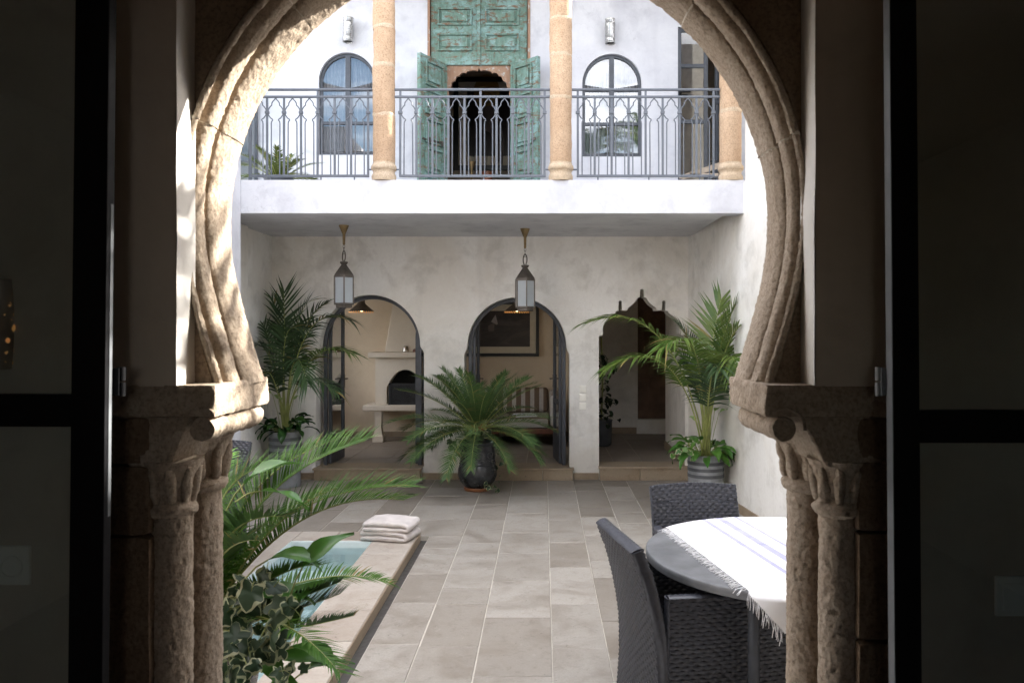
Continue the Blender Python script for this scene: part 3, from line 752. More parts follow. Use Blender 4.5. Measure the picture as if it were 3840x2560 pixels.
# doorsteps and tile skirting
def step(x0,x1,y0,ztop,nj,label):
    s=MB();xs=[lerp(x0,x1,t) for t in nj]
    for i in range(len(xs)-1):
        s.box(xs[i]+.002,xs[i+1]-.002,y0,FY+.02,0,ztop-.025)
    s.box(x0-.012,x1+.012,y0-.014,FY+TH,ztop-.024,ztop)
    o=s.build('doorstep',M['step'],house,bevel=.004);o['label']=label
step(PX(722,9.2),PX(967,9.2),9.17,.142,(0,.55,1),'tiled doorstep of the fireplace room')
step(PX(1132,9.2),PX(1316,9.2),9.17,.142,(0,.62,1),'tiled doorstep of the sofa room')
step(PX(1377,9.2),PX(1580,9.2),9.17,.160,(0,.455,1),'brown tiled doorstep under the lobed arch')
for x0,x1 in ((-3.10,PX(720,9.2)),(PX(968,9.2),PX(1130,9.2)),(PX(1317,9.2),PX(1376,9.2))):
    n=max(1,int((x1-x0)/.4));b=MB()
    for i in range(n):b.box(lerp(x0,x1,i/n)+.001,lerp(x0,x1,(i+1)/n)-.001,FY-.012,FY+.01,0,.075)
    b.build('skirting',M['step'],house,bevel=.003)
# rooms behind the arches
RF=ZF-.004;RC=2.72;RB=12.0
b=MB()
xx=-3.5;
b2=[-3.6,-3.2,-2.75,-2.4,-1.9,-1.45,-1.0,-.6,-.2,.2,.46,.85,1.2,1.7,2.3]
for i in range(len(b2)-1):
    ys=[FY+.28]
    while ys[-1]<12.6:ys.append(ys[-1]+rn.choice((.42,.55,.7)))
    tiles(b,b2[i],b2[i+1],ys,ZF,gap=.005,rn=rn)
b.mi=1;b.box(-3.6,2.4,FY+.27,12.7,0,ZF-.004);b.build('room_floor',[M['tile_in'],M['grout']],house,smooth=30)
b=MB();b.box(-3.75,-3.5,FY+TH,9.95,0,RC);b.box(-3.75,-3.5,11.2,RB,0,RC);b.box(-3.75,-3.5,9.95,11.2,0,1.0);b.box(-3.75,-3.5,9.95,11.2,2.2,RC);b.box(-3.75,.42,RB,RB+.2,0,RC);b.box(.42,.62,FY+TH,RB+.5,0,RC);b.build('room_wall',M['plaster_room'],house)  # off-view window gap in the left side added to let daylight in
b=MB();b.box(-3.5,.42,RB-.012,RB,ZF,ZF+.075);b.box(.405,.42,FY+TH,RB,ZF,ZF+.075);b.build('room_skirting',M['step'],house)
MB().box(-3.75,2.6,FY+TH,12.9,RC,RC+.1).build('room_ceiling',M['plaster_room'],house)
# vestibule beyond the lobed arch
b=MB();b.box(.62,1.445,12.32,12.5,0,RC);b.box(1.445,1.46,12.32,12.52,0,RC);b.box(1.95,2.6,12.32,12.6,0,RC)
b.box(1.44,2.0,12.30,12.6,.14,.36)
b.prism([(1.652,ZF),(1.652,RC),(2.3,RC),(2.3,ZF)],(),FY+TH-.01,10.78);b.box(2.3,2.6,FY+TH,12.6,0,RC)
b.build('vestibule_wall',M['plaster_warm'],house)
b=MB();b.box(1.635,1.655,FY+.02,10.79,ZF,ZF+.10);b.box(.62,1.44,12.30,12.325,ZF,ZF+.10);b.build('vestibule_skirting',M['step'],house)
dr=MB();dr.box(1.43,2.1,12.44,12.5,.36,2.5)
for (x0,x1,z0,z1) in ((1.49,1.58,.44,.95),(1.65,1.75,.44,.95),(1.49,1.58,1.05,1.9),(1.65,1.75,1.05,1.9),(1.82,1.94,.44,.95),(1.82,1.94,1.05,1.9)):
    dr.box(x0,x1,12.425,12.445,z0,z1)
dr.build('wooden_door',M['wooddoor'],house,bevel=.006)
# upper floor interior
b=MB();b.box(-1.9,-1.7,9.5,12.2,3.1,6.4);b.box(.4,.6,9.5,12.2,3.1,6.4);b.box(-1.9,.6,12.2,12.3,3.1,6.4);b.box(-4.2,2.6,9.49,12.3,6.4,6.5);b.box(-4.2,2.6,9.45,12.3,2.98,3.10)
b.box(-3.9,-3.8,9.5,12.2,3.1,6.4);b.box(-4.2,-1.9,11.2,11.3,3.1,6.4);b.box(.6,2.6,11.2,11.3,3.1,6.4);b.box(2.5,2.6,9.5,12.2,3.1,6.4)
b.build('upper_room',M['darkroom'],house)
# arched steel windows
def window(cpx,rpx,spy,bpy_,trs):
    c=PX(cpx,FY);r=rpx*FS;zs=PZ(spy,FY);zb=PZ(bpy_,FY);f=.035
    w=bpy.data.objects.new('arched_window',None);COL.objects.link(w);w.parent=house;w.location=Vector((c,FY+.05,zb))-house.location
    o=[(c+r,zb),(c+r,zs)]+arc(c,r,zs,0,PI)[1:-1]+[(c-r,zs),(c-r,zb)]
    ri=r-f;i_=[(c+ri,zb+f),(c+ri,zs)]+arc(c,ri,zs,0,PI)[1:-1]+[(c-ri,zs),(c-ri,zb+f)]
    m=MB();m.prism(o,[i_],FY+.04,FY+.085)
    m.box(c-.028,c+.028,FY+.037,FY+.088,zb+f-.002,zs+ri+.002)
    for t in trs:
        z=PZ(t,FY);m.box(c-ri-.002,c-.028,FY+.042,FY+.083,z-.018,z+.018);m.box(c+.028,c+ri+.002,FY+.042,FY+.083,z-.018,z+.018)
    m.build('frame',M['steel'],w,bevel=.003)
    levels=[zb+f]+[PZ(t,FY) for t in trs[::-1]];y=FY+.06
    for s in (-1,1):
        for k in range(len(levels)-1):
            x0,x1=sorted((c+s*.028,c+s*ri));q=random.Random(k+s*3+int(cpx)).uniform(-.004,.004)
            MB().add([(x0,y,levels[k]+.018),(x1,y+q,levels[k]+.018),(x1,y+q,levels[k+1]-.018),(x0,y,levels[k+1]-.018)],[(0,1,2,3)]).build('pane',M['glassref'],w)
        pts=[(c+s*.028,levels[-1]+.018)]+[(c+s*max(.028,ri*math.cos(t)),zs+ri*math.sin(t)) for t in [lerp(0 if levels[-1]<=zs else math.asin((levels[-1]-zs)/ri),PI/2-.04,j/12) for j in range(13)]]
        MB().add([(p[0],y,p[1]) for p in pts],[tuple(range(len(pts)))]).build('pane',M['glassref'],w)
    rows=[]
    for s in (-1,1):
        m=MB();rows=[]
        for k in range(2):
            z=zb+.02 if k==0 else zs+r*.9
            rows.append([(c+s*lerp(.08 if k==0 else .02,r,j/24),FY+.16+.02*math.sin(j*1.9),z) for j in range(25)])
        m.grid(rows);m.build('curtain',M['curtain'],w,smooth=80)
    return w
window(*W1,[203,281]);window(*W2,[205,283])
# ------------------------------------------------------------------ sub-objects of the house
def part(name,parent,loc,label=None):
    o=bpy.data.objects.new(name,None);COL.objects.link(o);o.parent=parent;o.empty_display_size=.1
    w=Vector((0,0,0));q=parent
    while q: w+=q.location;q=q.parent
    o.location=Vector(loc)-w
    if label:o['label']=label
    return o
# weathered green door with open leaves and a lobed wicket
hx0,hx1=PX(1022.7,FY),PX(1176,FY);xl,xr_=PX(988,FY),PX(1212,FY)
gd=part('panelled_door',house,((hx0+hx1)/2,FY,3.1),'tall flaking green wooden door, its two lower leaves swung open')
def panel(m,x0,x1,z0,z1,y,s=1):
    """moulded recessed panel with raised field"""
    t=.020;d=.026
    m.box(x0,x1,y-d,y+.004,z1-t,z1);m.box(x0,x1,y-d,y+.004,z0,z0+t);m.box(x0,x0+t,y-d,y+.004,z0+t,z1-t);m.box(x1-t,x1,y-d,y+.004,z0+t,z1-t)
    m.box(x0+.052,x1-.052,y-.016,y+.004,z0+.048,z1-.048)
zT=PZ(148,FY)
b=MB();b.box(xl+.006,xr_-.006,FY+.02,FY+.06,zT,6.18)
for s,(a,c) in enumerate(((1005,1084),(1114,1192))):
    for (pa,pb) in ((77,117),(18,58),(-42,-1),(-102,-61)):
        panel(b,PX(a,FY),PX(c,FY),PZ(pb,FY),PZ(pa,FY),FY+.018)
x=PX(1099.5,FY);b.box(x-.018,x+.018,FY-.004,FY+.03,zT-.01,6.18)
b.build('transom',M['green'],gd,bevel=.003)
b=MB();b.box(xl,hx0-.002,FY+.015,FY+.09,3.1,zT);b.box(hx1+.002,xr_,FY+.015,FY+.09,3.1,zT);b.build('post',M['rawwood'],gd,bevel=.004)
b=MB();b.box(xl-.03,xl,FY-.012,FY+.1,3.1,6.2);b.box(xr_,xr_+.03,FY-.012,FY+.1,3.1,6.2);b.build('door_frame',M['rawwood'],gd,bevel=.004)
cm=(hx0+hx1)/2;hw=(hx1-hx0)/2
pts=[];steps=[(0,0),(.02,-.03),(.13,-.035),(.155,-.06),(.215,-.062),(.235,-.095),(.27,-.105),(.285,-.15),(.325,-.175),(.33,-.225),(.36,-.265),(.355,-.33),(.375,-.36)]
zA=PZ(154,FY)
inner=[]
for i in range(len(steps)-1):
    (a0,z0),(a1,z1)=steps[i],steps[i+1]
    for t in (0,.33,.66):
        e=.012*math.sin(PI*t);inner.append((lerp(a0,a1,t)-e*.6,zA+lerp(z0,z1,t)+e))
inner.append((steps[-1][0],zA+steps[-1][1]))
half=[(min(hw-.004,u),z) for u,z in inner]
right=[(cm+u,z) for u,z in half];left=[(cm-u,z) for u,z in half]
zc=right[-1][1]
outl=[(hx0,zc),(hx0,zT),(hx1,zT),(hx1,zc)]+right[::-1]+left[1:]
b=MB();b.prism(outl,(),FY+.05,FY+.085);b.build('lobed_arch',M['rawwood'],gd)
def green_leaf(wd,hinge,free,bolt,label):
    m=MB();H=zT-3.115;m.box(0,wd,-.02,.02,0,H)
    st=.075;n=5;ph=(H-.08)/n
    for k in range(n):
        panel(m,st,wd-st,.05+k*ph+.02,.05+(k+1)*ph-.03,-.022)
    for k in range(n):
        s0=len(m.v);panel(m,st,wd-st,.05+k*ph+.02,.05+(k+1)*ph-.03,-.022)
        for i in range(s0,len(m.v)):m.v[i]=(m.v[i][0],-m.v[i][1],m.v[i][2])
    m.box(-.004,.028,-.026,.026,0,H);m.box(wd-.03,wd+.002,-.025,.025,0,H)
    d=(Vector(free)-Vector(hinge));ang=math.atan2(d.y,d.x)
    X=Matrix.Translation((hinge[0],hinge[1],3.115))@Matrix.Rotation(ang,4,'Z')
    m.xf(X);o=m.build('leaf',M['green'],gd,bevel=.003);o['label']=label
    q=MB()
    for s in (-1,1):
        if bolt:
            q.tube([(.08,s*.035,H*.44),(wd-.03,s*.035,H*.44)],.012,8);q.box(.10,.14,s*.035-.018,s*.035+.018,H*.44-.03,H*.44+.03);q.box(wd-.14,wd-.10,s*.035-.018,s*.035+.018,H*.44-.03,H*.44+.03)
        else:
            q.tube([(wd-.09+.03*math.cos(t),s*.034,H*.45+.035*math.sin(t)) for t in [2*PI*j/14 for j in range(14)]],.007,6,True);q.box(wd-.12,wd-.02,s*.03-.01,s*.03+.01,H*.445,H*.46)
    q.xf(X);q.build('bolt' if bolt else 'latch',M['darkmetal'],gd,smooth=40)
green_leaf(.47,(hx0,FY+.01),(-1.39,8.85),True,'left leaf carrying a long bolt')
green_leaf(.42,(hx1,FY+.01),(-.042,8.97),False,'right leaf with a ring latch')
# tall steel doors at both ends of the balcony
def steelleaf(wd,H,rails,X,par,name='leaf',f=.045,d=.035,kick=0,handle=None,arcr=None):
    m=MB();g=[]
    m.box(0,f,-d/2,d/2,0,H);m.box(wd-f,wd,-d/2,d/2,0,H)
    zs=[0]+list(rails)+[H-f]
    for i,z in enumerate(zs):m.box(f,wd-f,-d/2+.002,d/2-.002,z,z+f)
    m.xf(X);m.build(name,M['steel'],par,bevel=.003)
    for i in range(len(zs)-1):
        p=MB();p.add([(f,0,zs[i]+f),(wd-f,0,zs[i]+f),(wd-f,0,zs[i+1]),(f,0,zs[i+1])],[(0,1,2,3)]);p.xf(X);p.build('pane',M['glass'],par)
    if handle:
        h=MB();u,z=handle
        for s in (-1,1):
            h.box(u-.014,u+.014,s*d/2,s*(d/2+.008),z-.09,z+.05);h.tube([(u,s*d/2,z),(u,s*(d/2+.05),z),(u+.11,s*(d/2+.052),z+.004)],.009,8)
        h.xf(X);h.build('handle',M['black'],par,smooth=40)
fd=part('balcony_door',house,(PX(1600,FY),FY,3.1),'tall grey steel balcony door standing ajar at the right end')
Hd=PZ(64,FY)-3.105;rl=[PZ(283,FY)-3.105,PZ(155,FY)-3.105]
steelleaf(PX(1626,FY)-PX(1556,FY),Hd,rl,Matrix.Translation((PX(1556.5,FY),FY+.03,3.105)),fd,handle=(.032,PZ(214,FY)-3.105))
steelleaf(.46,Hd,rl,Matrix.Translation((PX(1655,FY)-.06,FY-.02,3.30))@Matrix.Rotation(R(-75),4,'Z')@Matrix.Rotation(0,4,'X'),fd)
fl=part('balcony_door',house,(PX(560,FY),FY,3.1),'dark steel balcony door at the left end behind the archway')
steelleaf(.42,2.0,[.55,1.2],Matrix.Translation((PX(594,FY)-.42,FY+.03,3.105)),fl)
steelleaf(.40,2.0,[.55,1.2],Matrix.Translation((PX(577,8.9),8.86,3.105))@Matrix.Rotation(R(100),4,'Z'),fl)
# steel framed arched doors of the two rooms
def archdoor(cpx,rpx,spy,label,leaves):
    c=PX(cpx,FY);r=rpx*FS-.004;zs=PZ(spy,FY);yf=FY+.13;f=.042
    d=part('arched_door',house,(c,yf,ZF),label)
    o=[(c+r,ZF)]+[(c+r,zs)]+arc(c,r,zs,0,PI,36)[1:-1]+[(c-r,zs),(c-r,ZF)]
    ri=r-f;i_=[(c-ri,ZF),(c-ri,zs)]+arc(c,ri,zs,PI,0,36)[1:-1]+[(c+ri,zs),(c+ri,ZF)]
    m=MB();m.prism(o+i_,(),yf,yf+.05);m.build('frame',M['steel'],d,bevel=.003)
    for (sg,ang) in leaves:
        wd=ri-.004;H0=ZF+.012
        def h(u): return zs+math.sqrt(max(0,ri*ri-(ri-u)**2))-.006
        n=18;us=[wd*(1-math.cos(PI/2*j/n)) for j in range(n+1)]
        up=[(u,h(u)) for u in us];e=.045
        inn=[(max(e,min(wd-e,u)),max(h(max(e,u))-e*1.05,zs)) for u in us if e<=u<=wd-e]
        m=MB()
        out=[(0,H0)]+up+[(wd,H0)]
        zk=ZF+.30;zm=PZ(930,FY)
        ins=[(e,zm+e/2),(e,zs)]+inn+[(wd-e,zm+e/2)]
        ins2=[(e,zk+.04),(e,zm-e/2),(wd-e,zm-e/2),(wd-e,zk+.04)]
        m.prism(out,[ins,ins2],-.018,.018)
        hx=c-sg*(-1)*0
        hinge=Vector((c+sg*(-1)*-1*0,0,0))
        hx=c+sg*ri
        a=R(ang)
        # leaf runs from the hinge into the room
        ux=Vector((-sg*math.sin(a),math.cos(a),0)) if ang!=0 else Vector((0,1,0))
        vx=Vector((-ux.y,ux.x,0))
        X=Matrix(((ux.x,vx.x,0,hx-sg*.02),(ux.y,vx.y,0,yf+.05),(0,0,1,0),(0,0,0,1)))
        m.xf(X);m.build('leaf',M['steel'],d,bevel=.003)
        p=MB();
        q=ins;p.add([(u,0,z) for u,z in q],[tuple(range(len(q)))]);p.xf(X);p.build('pane',M['glass'],d)
        p=MB();p.add([(u,0,z) for u,z in ins2],[tuple(range(4))]);p.xf(X);p.build('pane',M['glass'],d)
        k=MB()
        for s in (-1,1):
            k.box(wd-.036,wd-.010,s*.018,s*.025,1.02,1.18);k.tube([(wd-.022,s*.018,1.13),(wd-.022,s*.06,1.13),(wd-.12,s*.062,1.13)],.008,8)
        k.xf(X);k.build('handle',M['darkmetal'],d,smooth=40)
archdoor(850,115,792,'grey steel arched glass door of the fireplace room, leaves open inward',((-1,3),(1,-1)))
archdoor(1187,114,797,'grey steel arched glass door of the sofa room, leaves open inward',((-1,0.8),(1,7)))

# ------------------------------------------------------------------ balcony railings
def railing(x0px,x1px,bars,label,lcol,rcol,Y=7.50):
    k=Y/F;zt=PZ(206.5,Y);zm=PZ(223,Y);zb=PZ(404.5,Y);zc=PZ(259,Y)
    t=thing('balcony_railing',label,'railing',(PX((x0px+x1px)/2,Y),Y,3.12),'balcony railings between the columns')
    xs=[PX(p,Y) for p in bars];hp_=(xs[1]-xs[0])/2;sc=hp_/78.0
    x0,x1=PX(x0px,Y),PX(x1px,Y)
    MB().tube([(x0,Y,zt),(x1,Y,zt)],.0125,10).build('top_rail',M['rail'],t,smooth=60)
    MB().box(x0,x1,Y-.012,Y+.012,zm-.010,zm+.010).build('middle_rail',M['rail'],t,bevel=.002)
    MB().box(xs[0]-.01,xs[-1]+.01,Y-.014,Y+.014,zb-.011,zb+.011).build('bottom_rail',M['rail'],t,bevel=.002)
    m=MB()
    for i in (1,len(xs)//2,len(xs)-2):m.tube([(xs[i]+.03,Y,zb-.005),(xs[i]+.03,Y,3.115)],.007,8)
    m.build('foot',M['rail'],t)
    m=MB()
    if lcol:m.tube([(x0,Y,zb+.06),(xs[0],Y,zb+.06)],.008,8)
    if rcol:m.tube([(xs[-1],Y,zb+.06),(x1,Y,zb+.06)],.008,8)
    if m.v:m.build('wall_tie',M['rail'],t)
    for i,x in enumerate(xs):
        up=zt if i in (0,len(xs)//2,len(xs)-1) else zm
        j=random.Random(i+int(x0px)).uniform(-.002,.002)
        m=MB();m.bar((x+j,Y,zb),(x,Y,up),.021,.010,(0,1,0));m.box(x-.019,x+.019,Y-.014,Y+.014,zc-.012,zc+.012);m.build('baluster',M['rail'],t,bevel=.0015)
    prof=[(1,690),(7,714),(26,735),(35,752),(36,772),(52,788),(66,812),(71,845),(66,868),(47,897),(29,910),(26,918),(37,933),(40,950),(40,1200),(40,1466)]
    def zof(cy_):return PZ(61.25+cy_*.2343,Y)
    for i in range(len(xs)-1):
        c=(xs[i]+xs[i+1])/2;q=random.Random(i*3+int(x0px));m=MB()
        for s in (-1,1):
            e=q.uniform(-.003,.003)
            m.tube([(c+s*a*sc+(e if cy_>900 else 0)*((cy_-900)/560.),Y,zof(cy_)) for a,cy_ in prof],.0058,7)
        m.build('ogee_bars',M['rail'],t,smooth=60)
railing(553,858,[575,613.7,652.6,691.5,730,768.5,806.9,845.5],'blue grey iron railing in front of the small balcony palm',False,True)
railing(906,1264,[919.6+36.82*i for i in range(10)],'blue grey iron railing in front of the open green door',True,True)
railing(1313,1653,[1327+38.97*i for i in range(9)],'blue grey iron railing in front of the sky reflecting window and folded deck chair',True,False)
# wall lamps
for i,(xa,xb,ya,yb,tilt,lab) in enumerate(((785,812,42,97,.035,'hammered metal cylinder wall lamp above the window partly behind the column'),(1390,1413,45,101,0,'hammered metal cylinder wall lamp above the sky reflecting window'))):
    Y=FY-.09;x=PX((xa+xb)/2,Y);z0,z1=PZ(yb,Y),PZ(ya,Y);r=.056
    t=thing('wall_lamp',lab,'wall lamp',(x,FY,(z0+z1)/2),'cylinder wall lamps on the upper wall')
    m=MB();m.lathe(refine([(r*.9,z0+.012),(r,z0+.004),(r*1.03,z0),(r*1.03,z0+.006),(r,z0+.01),(r,z0+.05),(r*1.02,z0+.054),(r,z0+.058),(r,z1-.06),(r*1.02,z1-.056),(r,z1-.052),(r,z1-.008),(r*1.03,z1-.004),(r*1.03,z1),(r*.95,z1)],3),(x,Y,0),36,fn=lambda rr,z,a:rr+.0007*nz((math.cos(a)*.05,math.sin(a)*.05,z),80),cap=False)
    sh=tilt
    for k,p in enumerate(m.v):m.v[k]=(p[0]+(p[2]-z0)*sh,p[1],p[2])
    m.build('shade',M['pewter'],t,smooth=60)
    m=MB();m.box(x-.025,x+.025,Y+r-.01,FY+.004,(z0+z1)/2-.04,(z0+z1)/2+.04);m.build('bracket',M['darkmetal'],t)
# ------------------------------------------------------------------ hanging lanterns in the loggia
def lantern(px,Y,rot,label):
    zc=2.815;x=PX(px,Y);t=thing('hanging_lantern',label,'lantern',(x,Y,zc),'pewter lanterns hanging under the balcony')
    s=Y/F;top={790:520,1206:528}[px]
    def z(d):return zc-d*s
    m=MB();m.lathe([(.052,z(0)),(.05,z(2)),(.02,z(18)),(.016,z(20))],(x,Y,0),24);m.lathe(refine([(.016,z(20)),(.015,z(24)),(.013,z(40)),(.014,z(43)),(.008,z(45))],2),(x,Y,0),16);m.build('ceiling_rose',M['brass'],t,smooth=50)
    m=MB()
    for i in range(3):
        a=z(44+i*6.5);bb=z(52.5+i*6.5);u=Vector((1,0,0)) if i%2==0 else Vector((0,1,0))
        pts=[Vector((x,Y,(a+bb)/2))+u*(.010*math.cos(q))+Vector((0,0,(a-bb)/2*math.sin(q))) for q in [2*PI*j/12 for j in range(12)]]
        m.tube(pts,.0028,6,True)
    m.build('chain',M['darkmetal'],t,smooth=60)
    m=MB();zc2=z(71);pts=[(x+.046*math.cos(rot+.3)*math.cos(q),Y+.046*math.sin(rot+.3)*math.cos(q),zc2+.056*math.sin(q)) for q in [lerp(R(-65),R(245),j/26) for j in range(27)]];m.tube(pts,.0065,8);m.build('ring',M['darkmetal'],t,smooth=60)
    n=6;rr=.109
    def hexr(r,zz,k):return (x+r*math.cos(rot+2*PI*k/n),Y+r*math.sin(rot+2*PI*k/n),zz)
    m=MB();m.lathe([(.030,z(83)),(.046,z(84)),(.047,z(86)),(.03,z(90)),(.02,z(91))],(x,Y,0),6,a0=rot)
    m.lathe([(.034,z(91)),(.037,z(92.5)),(.110,z(113.5)),(.112,z(116.5)),(.104,z(117.5))],(x,Y,0),6,a0=rot);m.build('hood',M['darkmetal'],t,bevel=.0015)
    m=MB()
    for k in range(n):
        m.bar(hexr(rr,z(116),k),hexr(rr,z(181),k),.013,.013)
        for zz in (z(118),z(180)):m.bar(hexr(rr,zz,k),hexr(rr,zz,k+1),.012,.018,(0,0,1))
    m.build('frame',M['darkmetal'],t,bevel=.001)
    for k in range(n):
        a,c=Vector(hexr(rr-.004,0,k)),Vector(hexr(rr-.004,0,k+1));e=(c-a)*.05
        MB().add([a+e+Vector((0,0,z(179))),c-e+Vector((0,0,z(179))),c-e+Vector((0,0,z(119))),a+e+Vector((0,0,z(119)))],[(0,1,2,3)]).build('pane',M['frost'],t)
    m=MB();m.lathe([(rr*1.02,z(180)),(rr*1.02,z(182)),(rr*.86,z(182.5)),(rr*.86,z(188.5)),(rr*.8,z(189))],(x,Y,0),6,a0=rot);m.build('base',M['darkmetal'],t,bevel=.001)
lantern(790,8.28,R(285),'pewter lantern hanging before the fireplace doorway beside the tall dark palm')
lantern(1206,8.55,R(280),'pewter lantern hanging before the sofa room doorway')
# pierced pendant lamps inside the rooms
def pendant(px,py,Y,label):
    x=PX(px,Y);z=PZ(py,Y);r=29*Y/F
    t=thing('pendant_lamp',label,'pendant lamp',(x,Y,RC),'lit metal pendant lamps inside the rooms')
    MB().tube([(x,Y,RC),(x,Y,z+.24)],.004,6).build('flex',M['black'],t)
    m=MB();m.lathe([(.012,z+.25),(.03,z+.235),(.047,z+.20),(.05,z+.14),(.062,z+.115),(.11,z+.075),(r*.98,z+.022),(r*.97,z+.018),(.1,z+.068),(.05,z+.1)],(x,Y,0),36,cap=False);m.build('shade',M['darkmetal'],t,smooth=50)
    m=MB();n=30
    for k in range(n):
        a=2*PI*(k+.5)/n;c=Vector((x+r*.985*math.cos(a),Y+r*.985*math.sin(a),z+.008));tg=Vector((-math.sin(a),math.cos(a),0))*.012;u=Vector((0,0,.014))
        m.add([c-tg,c-u,c+tg,c+u],[(0,1,2,3)])
    m.build('pierced_rim',M['glow'],t)
    m=MB();m.lathe([(.004,z+.075),(.012,z+.07),(.022,z+.045),(.018,z+.022),(.004,z+.014)],(x,Y,0),14);m.build('bulb',M['bulb'],t,smooth=80)
pendant(830,718,11.0,'lit pendant lamp in the fireplace room')
pendant(1187,718,11.0,'lit pendant lamp in front of the framed landscape')
# light switches
for i,(py,lab,n) in enumerate(((898,'topmost of three ivory wall switches beside the lobed doorway',2),(917,'middle of three ivory wall switches beside the lobed doorway',2),(937,'lowest, single rocker wall switch beside the lobed doorway',1))):
    c=P(1338.5,py-5,FY);t=thing('light_switch',lab,'light switch',c,'three wall switches in a column')
    MB().box(c.x-.040,c.x+.040,FY-.014,FY+.003,c.z-.040,c.z+.040).build('plate',M['switch'],t,bevel=.003)
    for k in range(n):
        a=c.x-.026+k*.052/n;m=MB();m.box(a+.001,a+.052/n-.001,FY-.019,FY-.013,c.z-.026,c.z+.026);m.build('rocker',M['switch'],t,bevel=.0015)
# ------------------------------------------------------------------ fireplace
fp=thing('fireplace','beige plaster fireplace with pointed firebox, mantel shelf and raised hearth bench','fireplace',(-1.2,11.7,ZF))
Yf=11.55
def px_(p):return PX(p,Yf)
def pz_(p):return PZ(p,Yf)
xe=px_(1010)
cxf=px_(931)
op=[(cxf+.27,pz_(927)),(cxf+.27,pz_(890))]+[(cxf+.27*math.cos(t)*(1-.12*math.sin(2*t)),pz_(890)+.26*math.sin(t)**1.15) for t in [lerp(0,PI/2,j/12) for j in range(1,13)]]
op=op+[(2*cxf-x,z) for x,z in op[-2::-1]]
m=MB();m.prism([(px_(862),pz_(940)),(xe,pz_(940)),(xe,pz_(820)),(px_(862),pz_(820))],[op],Yf,Yf+.25);m.box(px_(862),xe,Yf+.25,RB+.02,pz_(940),pz_(820));m.build('breast',M['plaster_hearth'],fp)
m=MB();x0,x1=cxf-.262,cxf+.262;m.box(x0-.02,x1+.02,Yf+.215,Yf+.249,pz_(938),pz_(850));m.build('firebox',M['soot'],fp)
MB().box(px_(848),xe+.05,Yf-.10,RB,pz_(821),pz_(808.5)).build('mantel',M['plaster_hearth'],fp,bevel=.012)
zb_,zt_=pz_(808.5),RC
m=MB();xa,xb=px_(884),px_(906.5);m.add([(xa,Yf-.02,zb_),(xe,Yf-.02,zb_),(xe,RB,zb_),(xa,RB,zb_),(xb+.045,Yf+.14,zt_),(xe-.1,Yf+.14,zt_),(xe-.1,RB,zt_),(xb+.045,RB,zt_)],[(0,3,2,1),(4,5,6,7),(0,1,5,4),(1,2,6,5),(2,3,7,6),(3,0,4,7)]);m.build('hood',M['plaster_hearth'],fp,bevel=.012)
MB().box(px_(840),xe+.1,Yf-.22,RB,pz_(941),pz_(927.5)).build('hearth',M['plaster_hearth'],fp,bevel=.02,seg=3)
for xp in (870,1000):
    yl=Yf-.12;x=PX(xp,yl);m=MB()
    for (w_,za,zb2) in ((.055,.30,pz_(940)),(.075,.20,.30),(.095,ZF,.205)):pass
    rows=[];
    for (w_,z) in ((.062,pz_(940)),(.050,.50),(.048,.34),(.06,.255),(.078,.225),(.08,ZF)):
        rows.append([(x-w_,yl-w_,z),(x+w_,yl-w_,z),(x+w_,yl+w_,z),(x-w_,yl+w_,z)])
    m.grid(rows[::-1],True);m.build('leg',M['plaster_hearth'],fp,bevel=.008)
fs=thing('fire_screen','black perforated fire screen standing on the hearth','fire screen',(cxf,Yf-.1,pz_(928)))
xa,xb,za,zb_=PX(893,Yf-.1),PX(972,Yf-.1),pz_(927.5),PZ(880,Yf-.1);y=Yf-.1
m=MB()
for (a,c,d,e) in ((xa,xa+.03,za,zb_),(xb-.03,xb,za,zb_),(xa,xb,zb_-.022,zb_),(xa,xb,za,za+.03)):m.box(a,c,y-.012,y+.012,d,e)
m.box(xa,xa+.03,y-.05,y+.10,za,za+.02);m.box(xb-.03,xb,y-.05,y+.10,za,za+.02)
m.build('frame',M['mesh'],fs,bevel=.002)
m=MB();nx,nz2=int((xb-xa)/.016),int((zb_-za)/.016)
for i in range(nx):m.box(xa+i*.016,xa+i*.016+.008,y-.004,y,za,zb_)
for i in range(nz2):m.box(xa,xb,y-.001,y+.003,za+i*.016,za+i*.016+.008)
m.build('grille',M['mesh'],fs)
t=thing('kettle','silvery metal pitcher on the fireplace mantel','pitcher',(px_(933),Yf,pz_(808.5)))
z=pz_(808.5);x=px_(932.5);m=MB();m.lathe(refine([(.048,z),(.050,z+.01),(.044,z+.05),(.033,z+.088),(.031,z+.090)],2),(x,Yf,0),24);m.tube([(x-.03,Yf,z+.085),(x-.045,Yf,z+.10)],.006,6);m.build('body',M['kettle'],t,smooth=50)
m=MB();m.tube([(x+.035,Yf,z+.08),(x+.058,Yf,z+.065),(x+.06,Yf,z+.03),(x+.046,Yf,z+.02)],.005,6);m.build('handle',M['kettle'],t,smooth=60)
x=px_(953);m=MB()
m.lathe(refine([(.034,z),(.036,z+.01),(.030,z+.04),(.016,z+.05),(.004,z+.053)],2),(x,Yf,0),20);t=m.build('incense_burner',M['woodsofa'],smooth=60);tag(t,'small dark red dome pot on the mantel beside the pitcher','pot')
